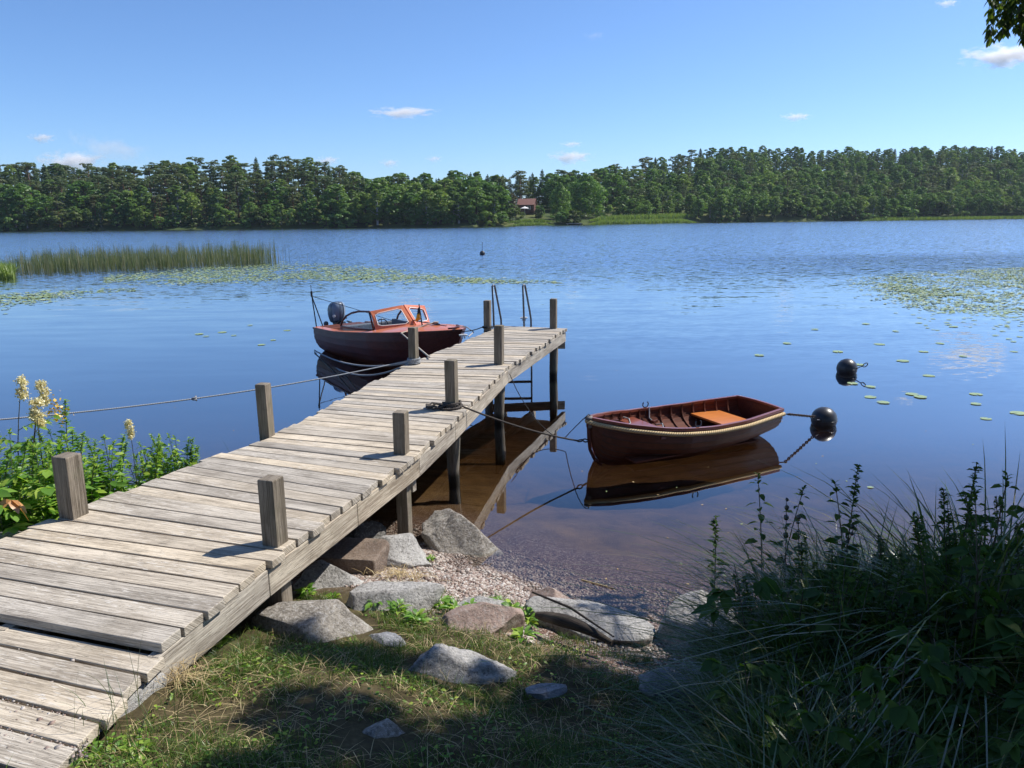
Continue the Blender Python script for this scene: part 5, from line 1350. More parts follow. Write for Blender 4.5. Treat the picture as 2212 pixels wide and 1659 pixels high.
def herb(kind, seed, dark=False):
    """a herb 1 m tall at the origin: stem, foliage and, where it has them, flowers"""
    rg = np.random.default_rng(seed); rl = random.Random(seed)
    o = empty(kind); lm = 'leaf_shaded' if dark else 'leaf'
    pts = stem_curve(1.0, rl.uniform(.03, .22), rl.uniform(0, 6.28)); pts_a = np.array(pts)
    on = lambda q: np.array([np.interp(q, np.linspace(0, 1, 9), pts_a[:, k]) for k in range(3)]).T
    mb = MB(); mb.tube(pts, [.0065 * (1 - .6 * i / 8) for i in range(9)], 5)
    P, D, L, W = [], [], [], []
    if kind == 'loosestrife':
        nn = 26; a0 = rl.uniform(0, 6.28)
        for i in range(nn):
            q = .10 + .90 * i / nn; base = on(q)
            for k in range(3 if i % 2 else 2):
                a = a0 + i * 1.1 + k * 6.28 / (3 if i % 2 else 2) + rl.uniform(-.3, .3)
                P.append(base); D.append((math.cos(a), math.sin(a), rl.uniform(.25, .7))); s_ = (1 - .55 * q ** 2) * rl.uniform(.7, 1.15) * (.6 + .4 * min(1, q * 3)); L.append(.125 * s_); W.append(.034 * s_)
        for i in range(60):
            q = rl.uniform(.82, 1.0); a = rl.uniform(0, 6.28); P.append(on(q)); D.append((math.cos(a), math.sin(a), rl.uniform(.2, 1.2))); L.append(rl.uniform(.02, .045)); W.append(.013)
    elif kind == 'nettle':
        nn = 17; a0 = rl.uniform(0, 6.28)
        for i in range(nn):
            q = .12 + .88 * i / nn; base = on(q)
            for k in range(2):
                a = a0 + (i % 2) * 1.57 + k * 3.14 + rl.uniform(-.25, .25); s_ = (1 - .6 * q ** 2) * rl.uniform(.8, 1.1) * (.55 + .45 * min(1, q * 3))
                P.append(base + .03 * s_ * np.array([math.cos(a), math.sin(a), .4])); D.append((math.cos(a), math.sin(a), rl.uniform(.0, .35))); L.append(.13 * s_); W.append(.068 * s_)
        for i in range(16):
            a = rl.uniform(0, 6.28); P.append(on(rl.uniform(.95, 1.0))); D.append((math.cos(a), math.sin(a), 1.0)); L.append(rl.uniform(.025, .05)); W.append(.016)
    elif kind in ('meadowsweet', 'bramble', 'seed_stalk'):
        nb = {'meadowsweet': 8, 'bramble': 13, 'seed_stalk': 3}[kind]
        for i in range(nb):
            q = (.12 + .66 * i / nb) if kind != 'bramble' else (.15 + .8 * i / nb); a = i * 2.4 + rl.uniform(-.4, .4); base = on(q)
            ln = rl.uniform(.16, .26) * (1.15 - .6 * q); d = np.array([math.cos(a), math.sin(a), rl.uniform(.35, .8)])
            rach = [base + d * ln * t_ + np.array([0, 0, -.30 * ln * t_ * t_]) for t_ in np.linspace(0, 1, 5)]
            mb.tube(rach, [.003, .0026, .002, .002, .0014], 4)
            sdv = np.array([-math.sin(a), math.cos(a), 0])
            if kind == 'bramble':
                for sg, ll in ((0, .15), (.75, .125), (-.75, .125), (1.5, .09), (-1.5, .09)):
                    P.append(rach[-1]); D.append((math.cos(a + sg), math.sin(a + sg), -.05 + rl.uniform(-.15, .2))); L.append(ll * rl.uniform(.8, 1.2)); W.append(ll * .62)
            else:
                for j, c in enumerate(rach[1:]):
                    for sg in ((-1, 1) if j < 3 else (-1, 0, 1)):
                        dd = sdv * sg * 1.1 + np.array([math.cos(a), math.sin(a), .15]) * (.5 if sg else 1)
                        P.append(c); D.append(dd); L.append(rl.uniform(.055, .085)); W.append(rl.uniform(.026, .04))
    P, D, L, W = np.array(P), np.array(D, float), np.array(L), np.array(W)
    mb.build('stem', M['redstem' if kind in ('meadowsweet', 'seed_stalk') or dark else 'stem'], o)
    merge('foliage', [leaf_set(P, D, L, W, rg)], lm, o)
    if kind == 'meadowsweet':
        FP = []; top = np.array(pts[-1])
        for i in range(9):
            c = top + np.array([rl.uniform(-.028, .028), rl.uniform(-.028, .028), rl.uniform(-.10, .03)])
            FP.append(c + rg.normal(scale=(.013, .013, .012), size=(95, 3)))
        FP = np.concatenate(FP); V, Q = cards(FP, rg.normal(size=FP.shape) + np.array([0, -.3, .6]), np.full(len(FP), .0125), rg)
        link('blossom', np_mesh('blossom', V, [Q], M['cream'], smooth=False), o)
    if kind == 'seed_stalk':
        for q in (1.0, .955, .90, .80, .62): 
            c = on(q); mb = MB(); mb.ball((c[0] + rl.uniform(-.02, .02), c[1], c[2]), rl.uniform(.012, .02), 8, 6, .8, .25); mb.build('seed_head', M['seedhead'], o)
    return o
def add_gold(o, seed):
    rg = np.random.default_rng(seed); FP = np.array([0, 0, .95]) + rg.normal(scale=(.035, .035, .05), size=(90, 3))
    V, Q = cards(FP, rg.normal(size=FP.shape), np.full(90, .018), rg); link('blossom', np_mesh('blossom', V, [Q], M['goldflower'], smooth=False), o)
PROTO = {}
def proto(kind, var, dark=False):
    k = (kind, var, dark)
    if k not in PROTO: PROTO[k] = [herb(kind, hash((kind, var)) % 1000 if False else sum(map(ord, kind)) * 7 + var * 13 + dark, dark), False]
    return PROTO[k]
def set_herb(kind, var, px, py, depth, label, group, dark=False, thick=None, cat='plant', min_h=.12):
    t_ = atd(px, py, depth); g = gz(t_[0], t_[1]) - .02; h = max(t_[2] - g, min_h)
    pr = proto(kind, var, dark)
    if not pr[1]: o = pr[0]; pr[1] = True
    else: o = copy_tree(pr[0])
    k_ = thick if thick else max(h, .45) * random.uniform(.9, 1.1)
    o.location = (t_[0], t_[1], g); o.scale = (k_, k_, h); o.rotation_euler = (0, 0, random.uniform(0, 6.28))
    tag(o, label, cat, group); return o
# left bank, in full sun
GL = 'herbs on the left bank'
for i, (px, py, d, lab) in enumerate(((33, 836, 4.55, 'meadowsweet with the largest tall cream blossom on the left bank'), (70, 868, 4.5, 'meadowsweet with a round cream blossom beside the yellow flowered stem'), (38, 905, 4.4, 'short meadowsweet with a small cream blossom under the tallest one'),
        (278, 908, 5.15, 'meadowsweet with a small leaning blossom over the mooring rope'), (2, 832, 4.6, 'meadowsweet cut by the left photo edge'))):
    set_herb('meadowsweet', i % 3, px, py, d, lab, 'meadowsweets on the left bank', thick=(.78 if i != 3 else .6), cat='wildflower')
yl = set_herb('loosestrife', 9, 124, 872, 4.75, 'leafy stem with yellow blossom standing between the meadowsweets', None, cat='wildflower'); add_gold(yl, 4)
rl = random.Random(21)
for i in range(120):
    px = rl.uniform(-60, 268); top = np.interp(px, [-60, 40, 110, 160, 215, 262], [925, 930, 918, 905, 930, 955]) + rl.uniform(0, 150)
    d = rl.uniform(4.0, 5.0) if px < 165 else rl.uniform(4.5, 5.15)
    if (px - CX) / F * d > np.interp(d, [k[1] for k in KL], [k[0] for k in KL]) - .1: continue
    kd = ('loosestrife' if rl.random() < .5 else 'nettle') if px < 60 or px > 120 else 'loosestrife'
    set_herb(kd, rl.randrange(3), px, top, d, 'bright green leafy stem in the thicket left of the nearest dock post' if kd == 'loosestrife' else 'broad leaved nettle like herb in the thicket left of the nearest dock post', GL, thick=rl.uniform(.62, .9))
for i in range(60):
    px = rl.uniform(284, 432); top = np.interp(px, [288, 310, 370, 400, 428], [985, 950, 925, 945, 985]) + rl.uniform(0, 60); d = rl.uniform(5.15, 5.45)
    if (px - CX) / F * d > np.interp(d, [k[1] for k in KL], [k[0] for k in KL]) - .06: continue
    set_herb('loosestrife' if rl.random() < .6 else 'nettle', rl.randrange(3), px, top, d, 'green herb in the small clump beside the dock edge', 'herbs in the small clump by the dock', thick=rl.uniform(.55, .75))
for i in range(15):
    px = rl.uniform(-50, 210); d = rl.uniform(3.9, 4.25)
    if (px - CX) / F * d > np.interp(d, [k[1] for k in KL], [k[0] for k in KL]) - .12: continue
    set_herb('bramble', rl.randrange(3), px, rl.uniform(985, 1075), d, 'low plant with large lobed leaves at the foot of the left thicket', 'lobed leaf plants on the left bank', thick=rl.uniform(.55, .8))
rg = np.random.default_rng(12)
c = atd(24, 1080, 3.95); D = np.array([(math.cos(a), math.sin(a) * .6 - .5, -.25) for a in (-.4, .5, 1.4, 2.4, 3.5)])
o = merge('withered_leaf', [leaf_set(np.repeat(c[None], 5, 0), D, np.array([.09, .10, .11, .10, .09]), np.full(5, .055), rg, .5)], 'orangeleaf'); tag(o, 'withered orange brown lobed leaf among the green leaves at the left edge', 'leaf')
# cattail blades standing in the water by the clump
n = 12; P = np.stack([rg.uniform(-2.22, -2.02, n), rg.uniform(5.5, 5.75, n), np.full(n, -.05)], 1)
tag(blade_obj('water_grass', [blades(P, rg.uniform(.45, .78, n), np.full(n, .012), rg.uniform(.05, .35, n), rg.uniform(0, 6.28, n), rg, 4)], 'sedge'), 'few upright grass blades in the water beside the small clump', 'grass', kind='stuff')

# right bank, in the shade of the birch
GR = 'herbs in the dark thicket on the right bank'
edge_x = [1510, 1545, 1600, 1650, 1715, 1780, 1850, 1950, 2050, 2110, 2280]; edge_y = [1420, 1370, 1262, 1225, 1180, 1165, 1150, 1165, 1120, 1075, 1030]
rl = random.Random(33)
for px, py, d, kd, lab in ((1553, 1128, 3.45, 'loosestrife', 'slender leafy stem with a dark seed spike at the left end of the dark thicket'), (1666, 1040, 3.55, 'nettle', 'tall thin leafy stem reaching over the reflection of the dinghy'), (1690, 1062, 3.6, 'nettle', 'thin leafy stem just right of the tallest thin one'),
        (1712, 1080, 3.4, 'seed_stalk', 'stalk with a pair of dark seed heads before the water'), (1802, 1130, 3.3, 'seed_stalk', 'branched stalk with small dark seed heads left of the tall bushy herb'), (1842, 1008, 3.3, 'loosestrife', 'tall bushy herb with seed clusters rising highest in the middle of the thicket'), (1858, 1060, 3.25, 'nettle', 'broad leaved stem leaning on the tall bushy herb'),
        (2098, 990, 3.15, 'loosestrife', 'tall branched herb near the right photo edge'), (2072, 1060, 3.3, 'loosestrife', 'feathery herb left of the tall one at the right edge'), (2160, 1010, 3.0, 'nettle', 'broad leaved tall herb at the right photo edge'), (1742, 1118, 3.5, 'seed_stalk', 'bent stalk with seed heads in the middle of the thicket')):
    set_herb(kd, 20 + rl.randrange(3), px, py, d, lab, None, True, thick=.8 if kd != 'seed_stalk' else .7)
for i in range(120):
    px = rl.uniform(1590, 2290); top = np.interp(px, edge_x, edge_y) + rl.uniform(0, 150) ** 1.0
    d = rl.uniform(2.75, 3.25) if px < 1660 else rl.uniform(2.7, 3.5) if px < 1800 else rl.uniform(2.5, 3.5)
    kd = rl.choice(('nettle', 'loosestrife', 'loosestrife', 'loosestrife', 'bramble'))
    set_herb(kd, 30 + rl.randrange(4), px, top, d, {'nettle': 'dark nettle like herb within the shaded thicket', 'loosestrife': 'dark lance leaved herb within the shaded thicket', 'bramble': 'dark lobed leaf herb within the shaded thicket'}[kd], GR, True, thick=rl.uniform(.5, .75))
for i in range(26):
    px = rl.uniform(1640, 2280); top = rl.uniform(1330, 1560); d = rl.uniform(1.95, 2.6)
    kd = rl.choice(('nettle', 'bramble', 'bramble')); set_herb(kd, 30 + rl.randrange(4), px, top, d, 'low dark herb at the front foot of the shaded thicket', 'low herbs before the thicket', True, thick=.55)
# sedge tufts
def sedge_proto(seed, n=70, h0=.75, spread=.06):
    rg = np.random.default_rng(seed); P = np.stack([rg.normal(0, spread, n), rg.normal(0, spread, n), np.full(n, -.02)], 1)
    return blade_obj('sedge_tuft', [blades(P, rg.uniform(.5, 1.15, n) * h0, rg.uniform(.005, .0095, n), rg.uniform(.25, 1.5, n), rg.uniform(0, 6.28, n), rg, 7)], 'sedge_dark' if seed % 5 < 3 else 'sedge')
SP = [[sedge_proto(50 + i, 95), False] for i in range(5)]
def tuft(x, y, s_, label, group):
    pr = rl.choice(SP)
    if pr[1]: o = pr[0].copy(); C.objects.link(o)
    else: o = pr[0]; pr[1] = True
    o.location = (x, y, gz(x, y) - .01); o.scale = (s_ * rl.uniform(.85, 1.15),) * 2 + (s_,); o.rotation_euler = (0, 0, rl.uniform(0, 6.28)); tag(o, label, 'sedge tuft', group)
for i in range(190):
    px = rl.uniform(1650, 2300); d = rl.uniform(1.75, 3.6); x = (px - CX) / F * d * 1.02
    lim = np.interp(px, edge_x, edge_y); g = gz(x, d); top = atd(px, lim, d)[2]
    s_ = min(max((top - g) * rl.uniform(.9, 1.3), .25), 1.25) * (.62 if px < 1760 else 1) if d > 2.6 else rl.uniform(.45, .85)
    if px < 1640 and (d < 2.7 or d > 3.25): continue
    tuft(x, d, s_, 'arching sedge tuft in the dark thicket on the right' if d > 2.5 else 'arching sedge tuft in the bottom right corner', 'sedge tufts on the right bank' if d > 2.5 else 'sedge tufts in the bottom right corner')
sedge_light = sedge_proto(58, 60, .8, .05); first = True
for i in range(26):
    px = rl.uniform(1860, 2260); d = rl.uniform(2.75, 3.3); x = (px - CX) / F * d * 1.02; g = gz(x, d); top = atd(px, np.interp(px, edge_x, edge_y) - 10, d)[2]
    if not first: o = sedge_light.copy(); C.objects.link(o)
    else: o = sedge_light; first = False
    k_ = (top - g) * rl.uniform(1.2, 1.6); o.location = (x, d, g - .01); o.scale = (k_ * .9, k_ * .9, k_); o.rotation_euler = (0, 0, rl.uniform(0, 6.28)); tag(o, 'tall arching sedge rising over the dark thicket on the right', 'sedge tuft', 'tall sedges over the thicket')
for px, py, s_, lab in ((1398, 1392, .22, 'small bright grass tuft in the sun between the pale slab and white speckled boulder'), (1370, 1398, .18, 'little grass tuft at the end of the pale slab'), (1530, 1395, .3, 'grass tuft at the left tip of the dark thicket'), (1560, 1375, .38, 'taller grass tuft at the left tip of the dark thicket'),
        (520, 1400, .14, 'sunlit grass tuft between beam and large boulder'), (470, 1440, .16, 'sunlit yellowish grass tuft beside the dock beam'), (560, 1385, .12, 'short sunlit tuft touching the large boulder')):
    q = at(px, py, .2 if px > 1000 else .38); tuft(q[0], q[1], s_, lab, None)

# ------------------------------------------------------------------ lawn, weeds, litter
def rock_free(x, y):
    ok = np.ones(len(x), bool)
    for cx, cy, a, b, rz in ROCKS:
        dx, dy = x - cx, y - cy; u = dx * math.cos(rz) + dy * math.sin(rz); v = -dx * math.sin(rz) + dy * math.cos(rz)
        ok &= (u / (a * .92)) ** 2 + (v / (b * .92)) ** 2 > 1
    return ok
def lawn_mask(x, y):
    s = y_water(x) - y + .12 * np.sin(x * 5) + .08 * np.sin(x * 11 + y * 7)
    ok = np.where((x > 1.15) | (x < -2.0), s > .25, s > 1.02)
    xr = np.interp(y, [k[1] for k in KR], [k[0] for k in KR])
    xl = np.interp(y, [k[1] for k in KL], [k[0] for k in KL])
    ok &= (x > xr + .05) | (y < 1.98) | ((x < xl - .06) & (y > 2.3)) | (x < -3.15)
    ok = np.where(x < -2.0, ok & (s > .35), ok)
    return ok & rock_free(x, y)
rg = np.random.default_rng(77)
n = 150000; x = np.concatenate([rg.uniform(-2.1, 3.0, n), rg.uniform(-5.2, -1.9, 60000), rg.uniform(2.6, 6.8, 60000), rg.uniform(-3.5, 4, 30000)]); y = np.concatenate([rg.uniform(1.25, 3.75, n), rg.uniform(.4, 4.6, 60000), rg.uniform(.4, 4.6, 60000), rg.uniform(-.2, 1.3, 30000)]); k_ = lawn_mask(x, y); x, y = x[k_], y[k_]
dens = np.array([mn.noise(Vector((a * 2.2, b * 2.2, 4))) + .6 * mn.noise(Vector((a * 7, b * 7, 9))) for a, b in zip(x, y)])
k_ = rg.uniform(0, 1, len(x)) < np.clip(.72 + dens * 1.1, .18, 1); x, y, dens = x[k_], y[k_], dens[k_]
def gz_arr(x, y):
    return ground(x, y) + np.array([.035 * mn.noise(Vector((a, b, 0)) * 2.3) + .014 * mn.noise(Vector((a, b, 0)) * 9) for a, b in zip(x, y)])
z = gz_arr(x, y); m_ = len(x)
hh = rg.gamma(5, .0075, m_) * (1 + dens * .7); hh = np.clip(hh, .012, .11)
o = blade_obj('lawn_grass', [blades(np.stack([x, y, z - .004], 1), hh, rg.uniform(.0018, .0036, m_), rg.uniform(.2, 1.6, m_), rg.uniform(0, 6.28, m_), rg, 3)], 'grass')
tag(o, 'short patchy lawn of green and dry grass sloping to the rocks', 'grass', kind='stuff')
# dead blades lying flat
n = 8000; x = rg.uniform(-2.0, 2.6, n); y = rg.uniform(1.3, 3.6, n); k_ = lawn_mask(x, y); x, y = x[k_], y[k_]; m_ = len(x)
o = blade_obj('dry_grass', [blades(np.stack([x, y, gz_arr(x, y) + .004], 1), rg.uniform(.02, .05, m_), rg.uniform(.0015, .003, m_), rg.uniform(2.2, 4.0, m_), rg.uniform(0, 6.28, m_), rg, 3)], 'straw')
tag(o, 'dead straw coloured blades lying through the lawn', 'dry grass', kind='stuff')
# small clover-like leaves through the lawn
n = 9000; x = rg.uniform(-2.0, 2.6, n); y = rg.uniform(1.3, 3.7, n); k_ = lawn_mask(x, y); x, y = x[k_], y[k_]
dd = np.array([mn.noise(Vector((a * 3.1, b * 3.1, 14))) for a, b in zip(x, y)]); k_ = dd > .02; x, y = x[k_], y[k_]; m_ = len(x); a = rg.uniform(0, 6.28, m_)
o = merge('lawn_weeds', [leaf_set(np.stack([x, y, gz_arr(x, y) + rg.uniform(.005, .035, m_)], 1), np.stack([np.cos(a), np.sin(a), rg.uniform(-.1, .5, m_)], 1), rg.uniform(.010, .026, m_), rg.uniform(.007, .015, m_), rg)], 'leaf'); tag(o, 'tiny broad leaves of weeds growing through the lawn', 'weeds', kind='stuff')
# rosettes of weeds between the rocks
WP = []
def weed(seed):
    rg = np.random.default_rng(seed); n = 34; a = rg.uniform(0, 6.28, n)
    P = np.stack([np.cos(a) * rg.uniform(0, .04, n), np.sin(a) * rg.uniform(0, .04, n), rg.uniform(.0, .06, n)], 1)
    return merge('weed', [leaf_set(P, np.stack([np.cos(a), np.sin(a), rg.uniform(.3, 1.3, n)], 1), rg.uniform(.05, .11, n), rg.uniform(.016, .034, n), rg, .45)], 'leaf')
WP = [[weed(300 + i), False] for i in range(4)]
for i, (px, py, s_, lab) in enumerate(((665, 1300, .75, 'two leaved weed sprouting beside the square dock leg'), (720, 1312, .5, 'small weed on the tilted slab under the dock'), (815, 1335, .8, 'weed growing against the front of the broad speckled boulder'), (845, 1318, .7, 'leafy weed on the left front of the broad speckled boulder'), (860, 1350, .8, 'weed in the grass below the broad speckled boulder'),
        (955, 1315, .9, 'upright green weed right of the broad speckled boulder'), (985, 1335, 1.0, 'spreading green weed between speckled boulder and pink boulder'), (1020, 1322, .8, 'green weed behind the pink cracked boulder'), (1075, 1290, .7, 'thin weed in the gravel above the pink boulder'), (1105, 1312, 1.0, 'bushy weed right of the pink cracked boulder'), (1135, 1330, .9, 'weed at the left end of the driftwood'), (930, 1195, .4, 'yellow green weed beneath the ridged tan boulder'), (1010, 1350, .7, 'weed at the left end of the pink boulder'), (470, 1395, .8, 'sunlit weed below the dock beam'), (1130, 1385, .8, 'weed in front of the driftwood'), (900, 1375, .8, 'weed in the shade below the broad speckled boulder'))):
    q = at(px, py, .16 if py > 1260 else .08)
    if px < 500: q = at(px, py, .38)
    pr = WP[i % 4]
    if pr[1]: o = pr[0].copy(); C.objects.link(o)
    else: o = pr[0]; pr[1] = True
    o.location = (q[0], q[1], gz(q[0], q[1])); o.scale = (s_,) * 3; o.rotation_euler = (0, 0, random.uniform(0, 6)); tag(o, lab, 'weed', 'weeds between the rocks')
n = 9500; x = rg.uniform(-1.35, .95, n); y = rg.uniform(3.2, 4.15, n)
nz_ = np.array([mn.noise(Vector((a * 3.3, b * 3.3, 31))) for a, b in zip(x, y)])
k_ = rock_free(x, y) & (y_water(x) - y > .38 + .35 * np.clip((x + .2), 0, 1)) & (nz_ > -.08) & (x > np.interp(y, [k[1] for k in KR], [k[0] for k in KR]) - .15); x, y = x[k_], y[k_]; m_ = len(x)
o = blade_obj('rock_grass', [blades(np.stack([x, y, gz_arr(x, y) - .004], 1), rg.uniform(.02, .075, m_), rg.uniform(.002, .0038, m_), rg.uniform(.2, 1.4, m_), rg.uniform(0, 6.28, m_), rg, 3)], 'grass'); tag(o, 'small grass patches growing in the gaps between the shore rocks', 'grass', kind='stuff')
# thin flowering grass stalks in front of the dock's near end
n = 46; P = []
for _ in range(n):
    q = at(random.uniform(150, 400), random.uniform(1500, 1640), .58); P.append((q[0], q[1], .55))
o = blade_obj('tall_grass', [blades(np.array(P), rg.uniform(.10, .34, n), np.full(n, .0028), rg.uniform(.1, .6, n), rg.uniform(0, 6.28, n), rg, 5)], 'sedge'); tag(o, 'thin tall grass stalks growing before the near end of the dock', 'grass', kind='stuff')
n = 700; P = []
for _ in range(n):
    q = at(random.uniform(-60, 330), random.uniform(1575, 1690), .60); P.append((q[0], q[1], .57))
P = np.array(P); a = rg.uniform(0, 6.28, n)
o = merge('ground_weeds', [leaf_set(P, np.stack([np.cos(a), np.sin(a), rg.uniform(.1, 1.2, n)], 1), rg.uniform(.02, .05, n), rg.uniform(.008, .02, n), rg)], 'leaf'); tag(o, 'sunlit low weeds at the bottom left corner against the dock end', 'weeds', kind='stuff')
# straw washed up against the block
n = 150; q0 = at(868, 1252, .1); P = np.stack([q0[0] + rg.normal(0, .085, n), q0[1] + rg.normal(0, .05, n), np.full(n, 0.0)], 1); P[:, 2] = gz_arr(P[:, 0], P[:, 1]) + rg.uniform(.01, .03, n)
o = blade_obj('straw_heap', [blades(P, rg.uniform(.03, .06, n), rg.uniform(.003, .005, n), rg.uniform(2.0, 3.5, n), rg.uniform(0, 6.28, n), rg, 3)], 'straw'); tag(o, 'small heap of yellow straw washed up beside the brown block', 'straw', kind='stuff')
n = 170; q0 = at(392, 1490, .45); P = np.stack([q0[0] + rg.normal(0, .06, n), q0[1] + rg.normal(0, .05, n), np.full(n, .0)], 1); P[:, 2] = gz_arr(P[:, 0], P[:, 1]) + rg.uniform(.01, .04, n)
o = blade_obj('straw_heap', [blades(P, rg.uniform(.03, .07, n), rg.uniform(.002, .004, n), rg.uniform(1.2, 3.5, n), rg.uniform(0, 6.28, n), rg, 3)], 'straw'); tag(o, 'dry straw clump under the near end of the dock beam', 'straw', kind='stuff')
# gravelly dirt on the first planks
n = 900; P = []
for _ in range(n):
    q = at(random.uniform(-60, 190), random.uniform(1500, 1640) if random.random() < .75 else random.uniform(1400, 1640), .60); P.append((q[0], q[1], .612 - .02 * max(0, 2.6 - q[1]) + .003))
V, Q = jit_boxes(np.array(P), rg.gamma(2, .0022, n) + .002, rg); tag(link('plank_grit', np_mesh('plank_grit', V, [Q], M['pebble'])), 'grit and small stones scattered over the landward planks', 'grit', kind='stuff')
# driftwood
a, b = at(1160, 1336, .17), at(1322, 1398, .20); mb = MB(); pts = [a + (b - a) * q + np.array([0, 0, .02 + .03 * math.sin(q * 3)]) for q in np.linspace(0, 1, 9)]
mb.tube(pts, [.020, .028, .033, .036, .034, .030, .024, .018, .012], 8)
tag(mb.build('driftwood', M['plain']), 'dark driftwood branch lying in front of the long pale slab', 'driftwood')
mb = MB(); a, b = at(1150, 1300, .18), at(1325, 1395, .22); mb.tube([a + np.array([0, 0, .06]), (a + b) / 2 + np.array([0, .0, .085]), b + np.array([0, 0, .05])], [.006, .007, .004], 6); tag(mb.build('stick', M['plain']), 'long thin stick lying along the top of the driftwood', 'stick')
# bits floating on the calm water
bits = [at(px, py, .003) for px, py in ((1310, 1060), (1370, 1042), (1418, 1068), (1462, 1052), (1520, 1090), (1568, 1100), (1600, 1133), (1575, 1150), (1440, 1160), (1470, 1215), (1335, 1230), (1310, 1248), (1570, 1245), (1490, 1262), (1720, 1030), (1765, 1002), (1640, 1020), (1530, 1008), (1340, 972), (1260, 1018), (1780, 985), (1830, 1040), (1690, 910), (640, 800), (590, 855), (700, 905), (380, 880), (330, 842), (505, 930), (1400, 760), (1480, 790), (1330, 800), (2000, 930), (2100, 960))]
bm_ = []
for i in range(3):
    V, Q, T = leaf_set(np.zeros((1, 3)), np.array([[1.0, 0, .05]]), np.array([1.0]), np.array([.45]), np.random.default_rng(i), .02, .1); bm_.append(np_mesh('floating_leaf', V, [Q, T], M['straw' if i else 'lily']))
for i, q in enumerate(bits):
    o = link('floating_leaf', bm_[i % 3]); o.location = q; s_ = random.uniform(.018, .034); o.scale = (s_, s_, s_ * .5); o.rotation_euler = (0, 0, random.uniform(0, 6)); tag(o, 'tiny pale leaf scrap floating on the calm water', 'floating leaf', 'leaf scraps on the water')
for (x0, y0, x1, y1, lab) in ((1256, 1252, 1330, 1272, 'pale straw stalk floating left above the submerged gravel'), (1592, 1298, 1625, 1322, 'short pale straw stalk floating near the dark thicket'), (1768, 1268, 1806, 1262, 'white reed piece floating before the thicket')):
    a, b = at(x0, y0, .004), at(x1, y1, .004); mb = MB(); mb.tube([a, b], .0035, 5); tag(mb.build('floating_stalk', M['straw']), lab, 'straw')
q = at(1880, 1052, .006); o = link('fallen_leaf', padm[0]); o.location = q; o.scale = (.03, .022, .1); tag(o, 'pale yellow water leaf floating beside the tall bushy herb', 'leaf')

# ------------------------------------------------------------------ the birch: unseen crown shaped by the shadows wanted; its twigs hang into the view
birch = empty('birch_tree', (6.0, 3.3, .5)); tag(birch, 'birch with hanging leafy twigs reaching in at the top right', 'tree')
bpy.context.view_layer.update(); inv = birch.matrix_world.inverted()
def bpart(o): o.parent = birch; o.matrix_parent_inverse = inv; return o
SH = S[:2] / S[2]
rl = random.Random(8); rg = np.random.default_rng(8); cl = []
def add_shadow_blob(sx, sy, zc, r): cl.append((sx + SH[0] * (zc - .4), sy + SH[1] * (zc - .4), zc, r))
for _ in range(50):
    sx = rl.uniform(.15, 4.2); sy = rl.uniform(.6, 2.95)
    if sx > 1.8 and sy > 2.15 and rl.random() < .6: continue
    add_shadow_blob(sx, sy, rl.uniform(4.5, 6.8), rl.uniform(.36, .6))
for _ in range(40):
    add_shadow_blob(rl.uniform(-1.15, .35), rl.uniform(1.1, 2.45), rl.uniform(4.6, 6.4), rl.uniform(.16, .31))
for _ in range(9): add_shadow_blob(rl.uniform(-1.0, -.5), rl.uniform(2.93, 3.14), rl.uniform(4.6, 5.8), rl.uniform(.16, .24))
for _ in range(10):
    sx = rl.uniform(1.35, 3.8); sy = rl.uniform(2.6, 3.5); add_shadow_blob(sx, sy, rl.uniform(4.6, 6.2), rl.uniform(.34, .5))
for sx, sy, r in ((-.05, 3.0, .12), (-.55, 3.10, .22), (-.25, 2.1, .34), (-.75, 1.9, .36), (-.05, 1.5, .5), (-.9, 2.45, .22), (-1.25, 1.7, .25), (.45, 3.25, .2), (-.95, 3.25, .16)): add_shadow_blob(sx, sy, rl.uniform(4.6, 6.0), r)
V_, Q_, o_ = [], [], 0
for cx, cy, cz, r in cl:
    n = int(900 * r * r / .25)
    p, nn = blob((cx, cy, cz), (r, r, r * .7), n, rg); p = np.array([cx, cy, cz]) + (p - np.array([cx, cy, cz])) * rg.uniform(.3, 1.0, (n, 1)) ** .5
    V, Q = cards(p, rg.normal(size=(n, 3)) + np.array([0, 0, .5]), np.full(n, .062), rg); V_.append(V); Q_.append(Q + o_); o_ += len(V)
bpart(link('crown', np_mesh('birch_leaves', np.concatenate(V_), [np.concatenate(Q_)], M['birchleaf'], smooth=False)))
mb = MB(); mb.tube([(6.0, 3.3, .4), (5.98, 3.32, 2.5), (6.05, 3.3, 4.6), (6.1, 3.25, 7.0)], [.17, .145, .11, .04], 12)
for cx, cy, cz, r in cl[::2]: mb.tube([(6.05, 3.3, min(cz - .6, 6.2)), ((6.05 + cx) / 2, (3.3 + cy) / 2, cz - .1), (cx, cy, cz)], [.035, .022, .01], 6)
bpart(mb.build('trunk', M['birchbark']))
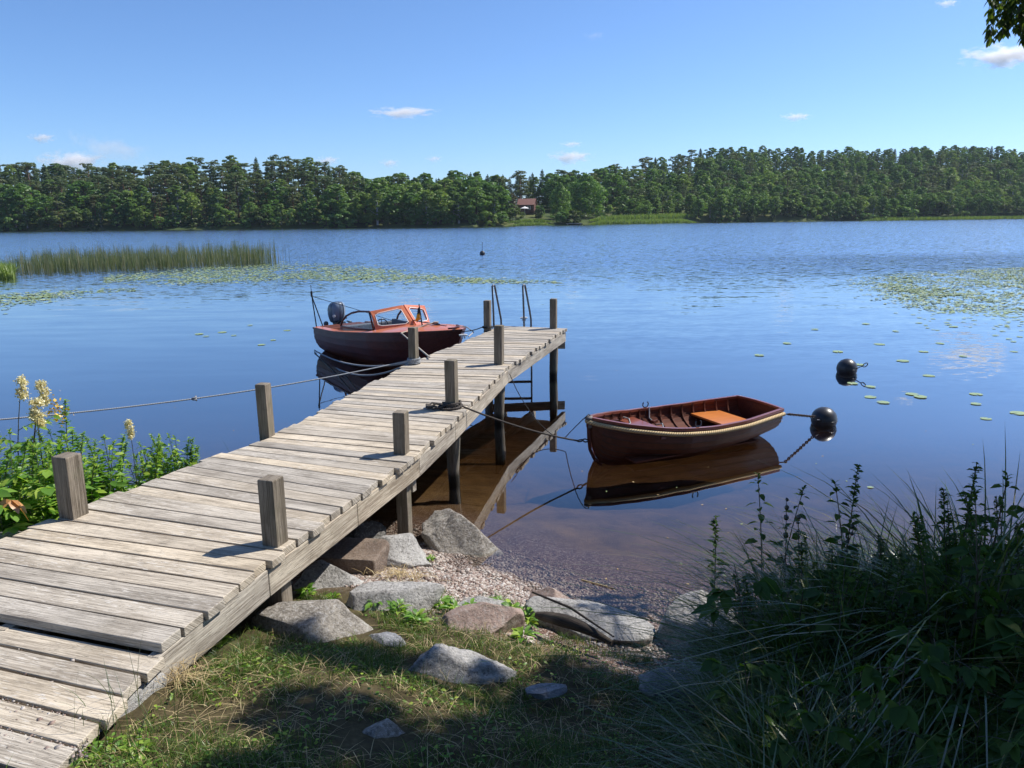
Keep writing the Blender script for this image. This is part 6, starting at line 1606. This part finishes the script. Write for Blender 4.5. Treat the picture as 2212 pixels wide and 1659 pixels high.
# hanging twigs
mb = MB(); P, D, L, W = [], [], [], []
root = np.array([4.6, 4.7, 4.9])
for i in range(20):
    px = 2126 + 105 * rl.random() ** .8; dpt = rl.uniform(4.9, 5.6); top = atd(px + rl.uniform(-5, 12), -60, dpt)
    bot = atd(px + rl.uniform(-14, 8), np.interp(px, [2126, 2135, 2150, 2185, 2230], [38, 88, 104, 78, 96]) - rl.uniform(0, 40), dpt)
    mb.tube([root, (root + top) / 2 + np.array([0, 0, .25]), top], [.008, .005, .003], 4)
    pts = [top + (bot - top) * q + np.array([.02 * math.sin(q * 5 + i), .02 * math.cos(q * 4 + i), 0]) for q in np.linspace(0, 1, 9)]; mb.tube(pts, [.0022] * 9, 4)
    for k in range(34):
        q = rl.random() ** .8; c = top + (bot - top) * q; a = rl.uniform(0, 6.28)
        P.append(c); D.append((math.cos(a) * .8, math.sin(a) * .8, -rl.uniform(.4, 1.4))); L.append(rl.uniform(.034, .055)); W.append(rl.uniform(.026, .038))
tw = bpart(mb.build('hanging_branch', M['redstem']))
o = merge('twig_leaves', [leaf_set(np.array(P), np.array(D), np.array(L), np.array(W), rg)], 'birchleaf'); o.parent = tw

# ------------------------------------------------------------------ unseen trees round the viewer, added to keep sky light off the bank
def sky_block_tree(seed, x, y, h, w_, label, name='sky_block_alder', crown_m='birchleaf', trunk_m='bark'):
    rg = np.random.default_rng(seed); rl = random.Random(seed)
    o = empty(name, (x, y, gz(x, y) - .1)); tag(o, label, 'tree', 'sky-blocking trees on the near bank')
    V_, Q_, o_ = [], [], 0; mb = MB(); mb.tube([(0, 0, 0), (.1, .05, h * .4), (.05, .1, h * .9)], [.2, .15, .04], 10)
    for i in range(44):
        q = i / 43; a = i * 2.4; prof = math.sin(math.pi * (.12 + .84 * q)) ** .7; rr = w_ * prof * rl.uniform(.25, .85)
        c = np.array([math.cos(a) * rr, math.sin(a) * rr, h * (.20 + .78 * q)]); r = w_ * rl.uniform(.24, .36)
        n = int(520 * (r / .7) ** 2); p, nn = blob((0, 0, 0), (r, r, r * .7), n, rg); p = c + p * rg.uniform(.3, 1, (n, 1)) ** .5
        V, Q = cards(p, rg.normal(size=(n, 3)) + np.array([0, 0, .5]), np.full(n, .10), rg); V_.append(V); Q_.append(Q + o_); o_ += len(V)
        if i % 2: mb.tube([(0.05, .05, max(c[2] - .8, h * .12)), tuple(c)], [.05, .015], 5)
    link('crown', np_mesh('leaf_crown', np.concatenate(V_), [np.concatenate(Q_)], M[crown_m], smooth=False), o); mb.build('trunk', M[trunk_m], o); return o
sky_block_tree(1, 3.6, -2.6, 9.0, 2.6, 'unseen sky-blocking alder on the bank behind the viewer to the right')
sky_block_tree(2, -1.2, -4.6, 9.5, 2.7, 'unseen sky-blocking alder on the bank straight behind the viewer')
sky_block_tree(3, 7.6, .6, 9.0, 2.5, 'unseen sky-blocking alder on the bank right of the birch')
sky_block_tree(4, -6.2, -3.6, 8.5, 2.6, 'unseen sky-blocking alder on the bank behind the landward end of the dock')
sky_block_tree(5, 9.2, 5.0, 7.5, 2.2, 'unseen sky-blocking alder at the water beyond the birch')
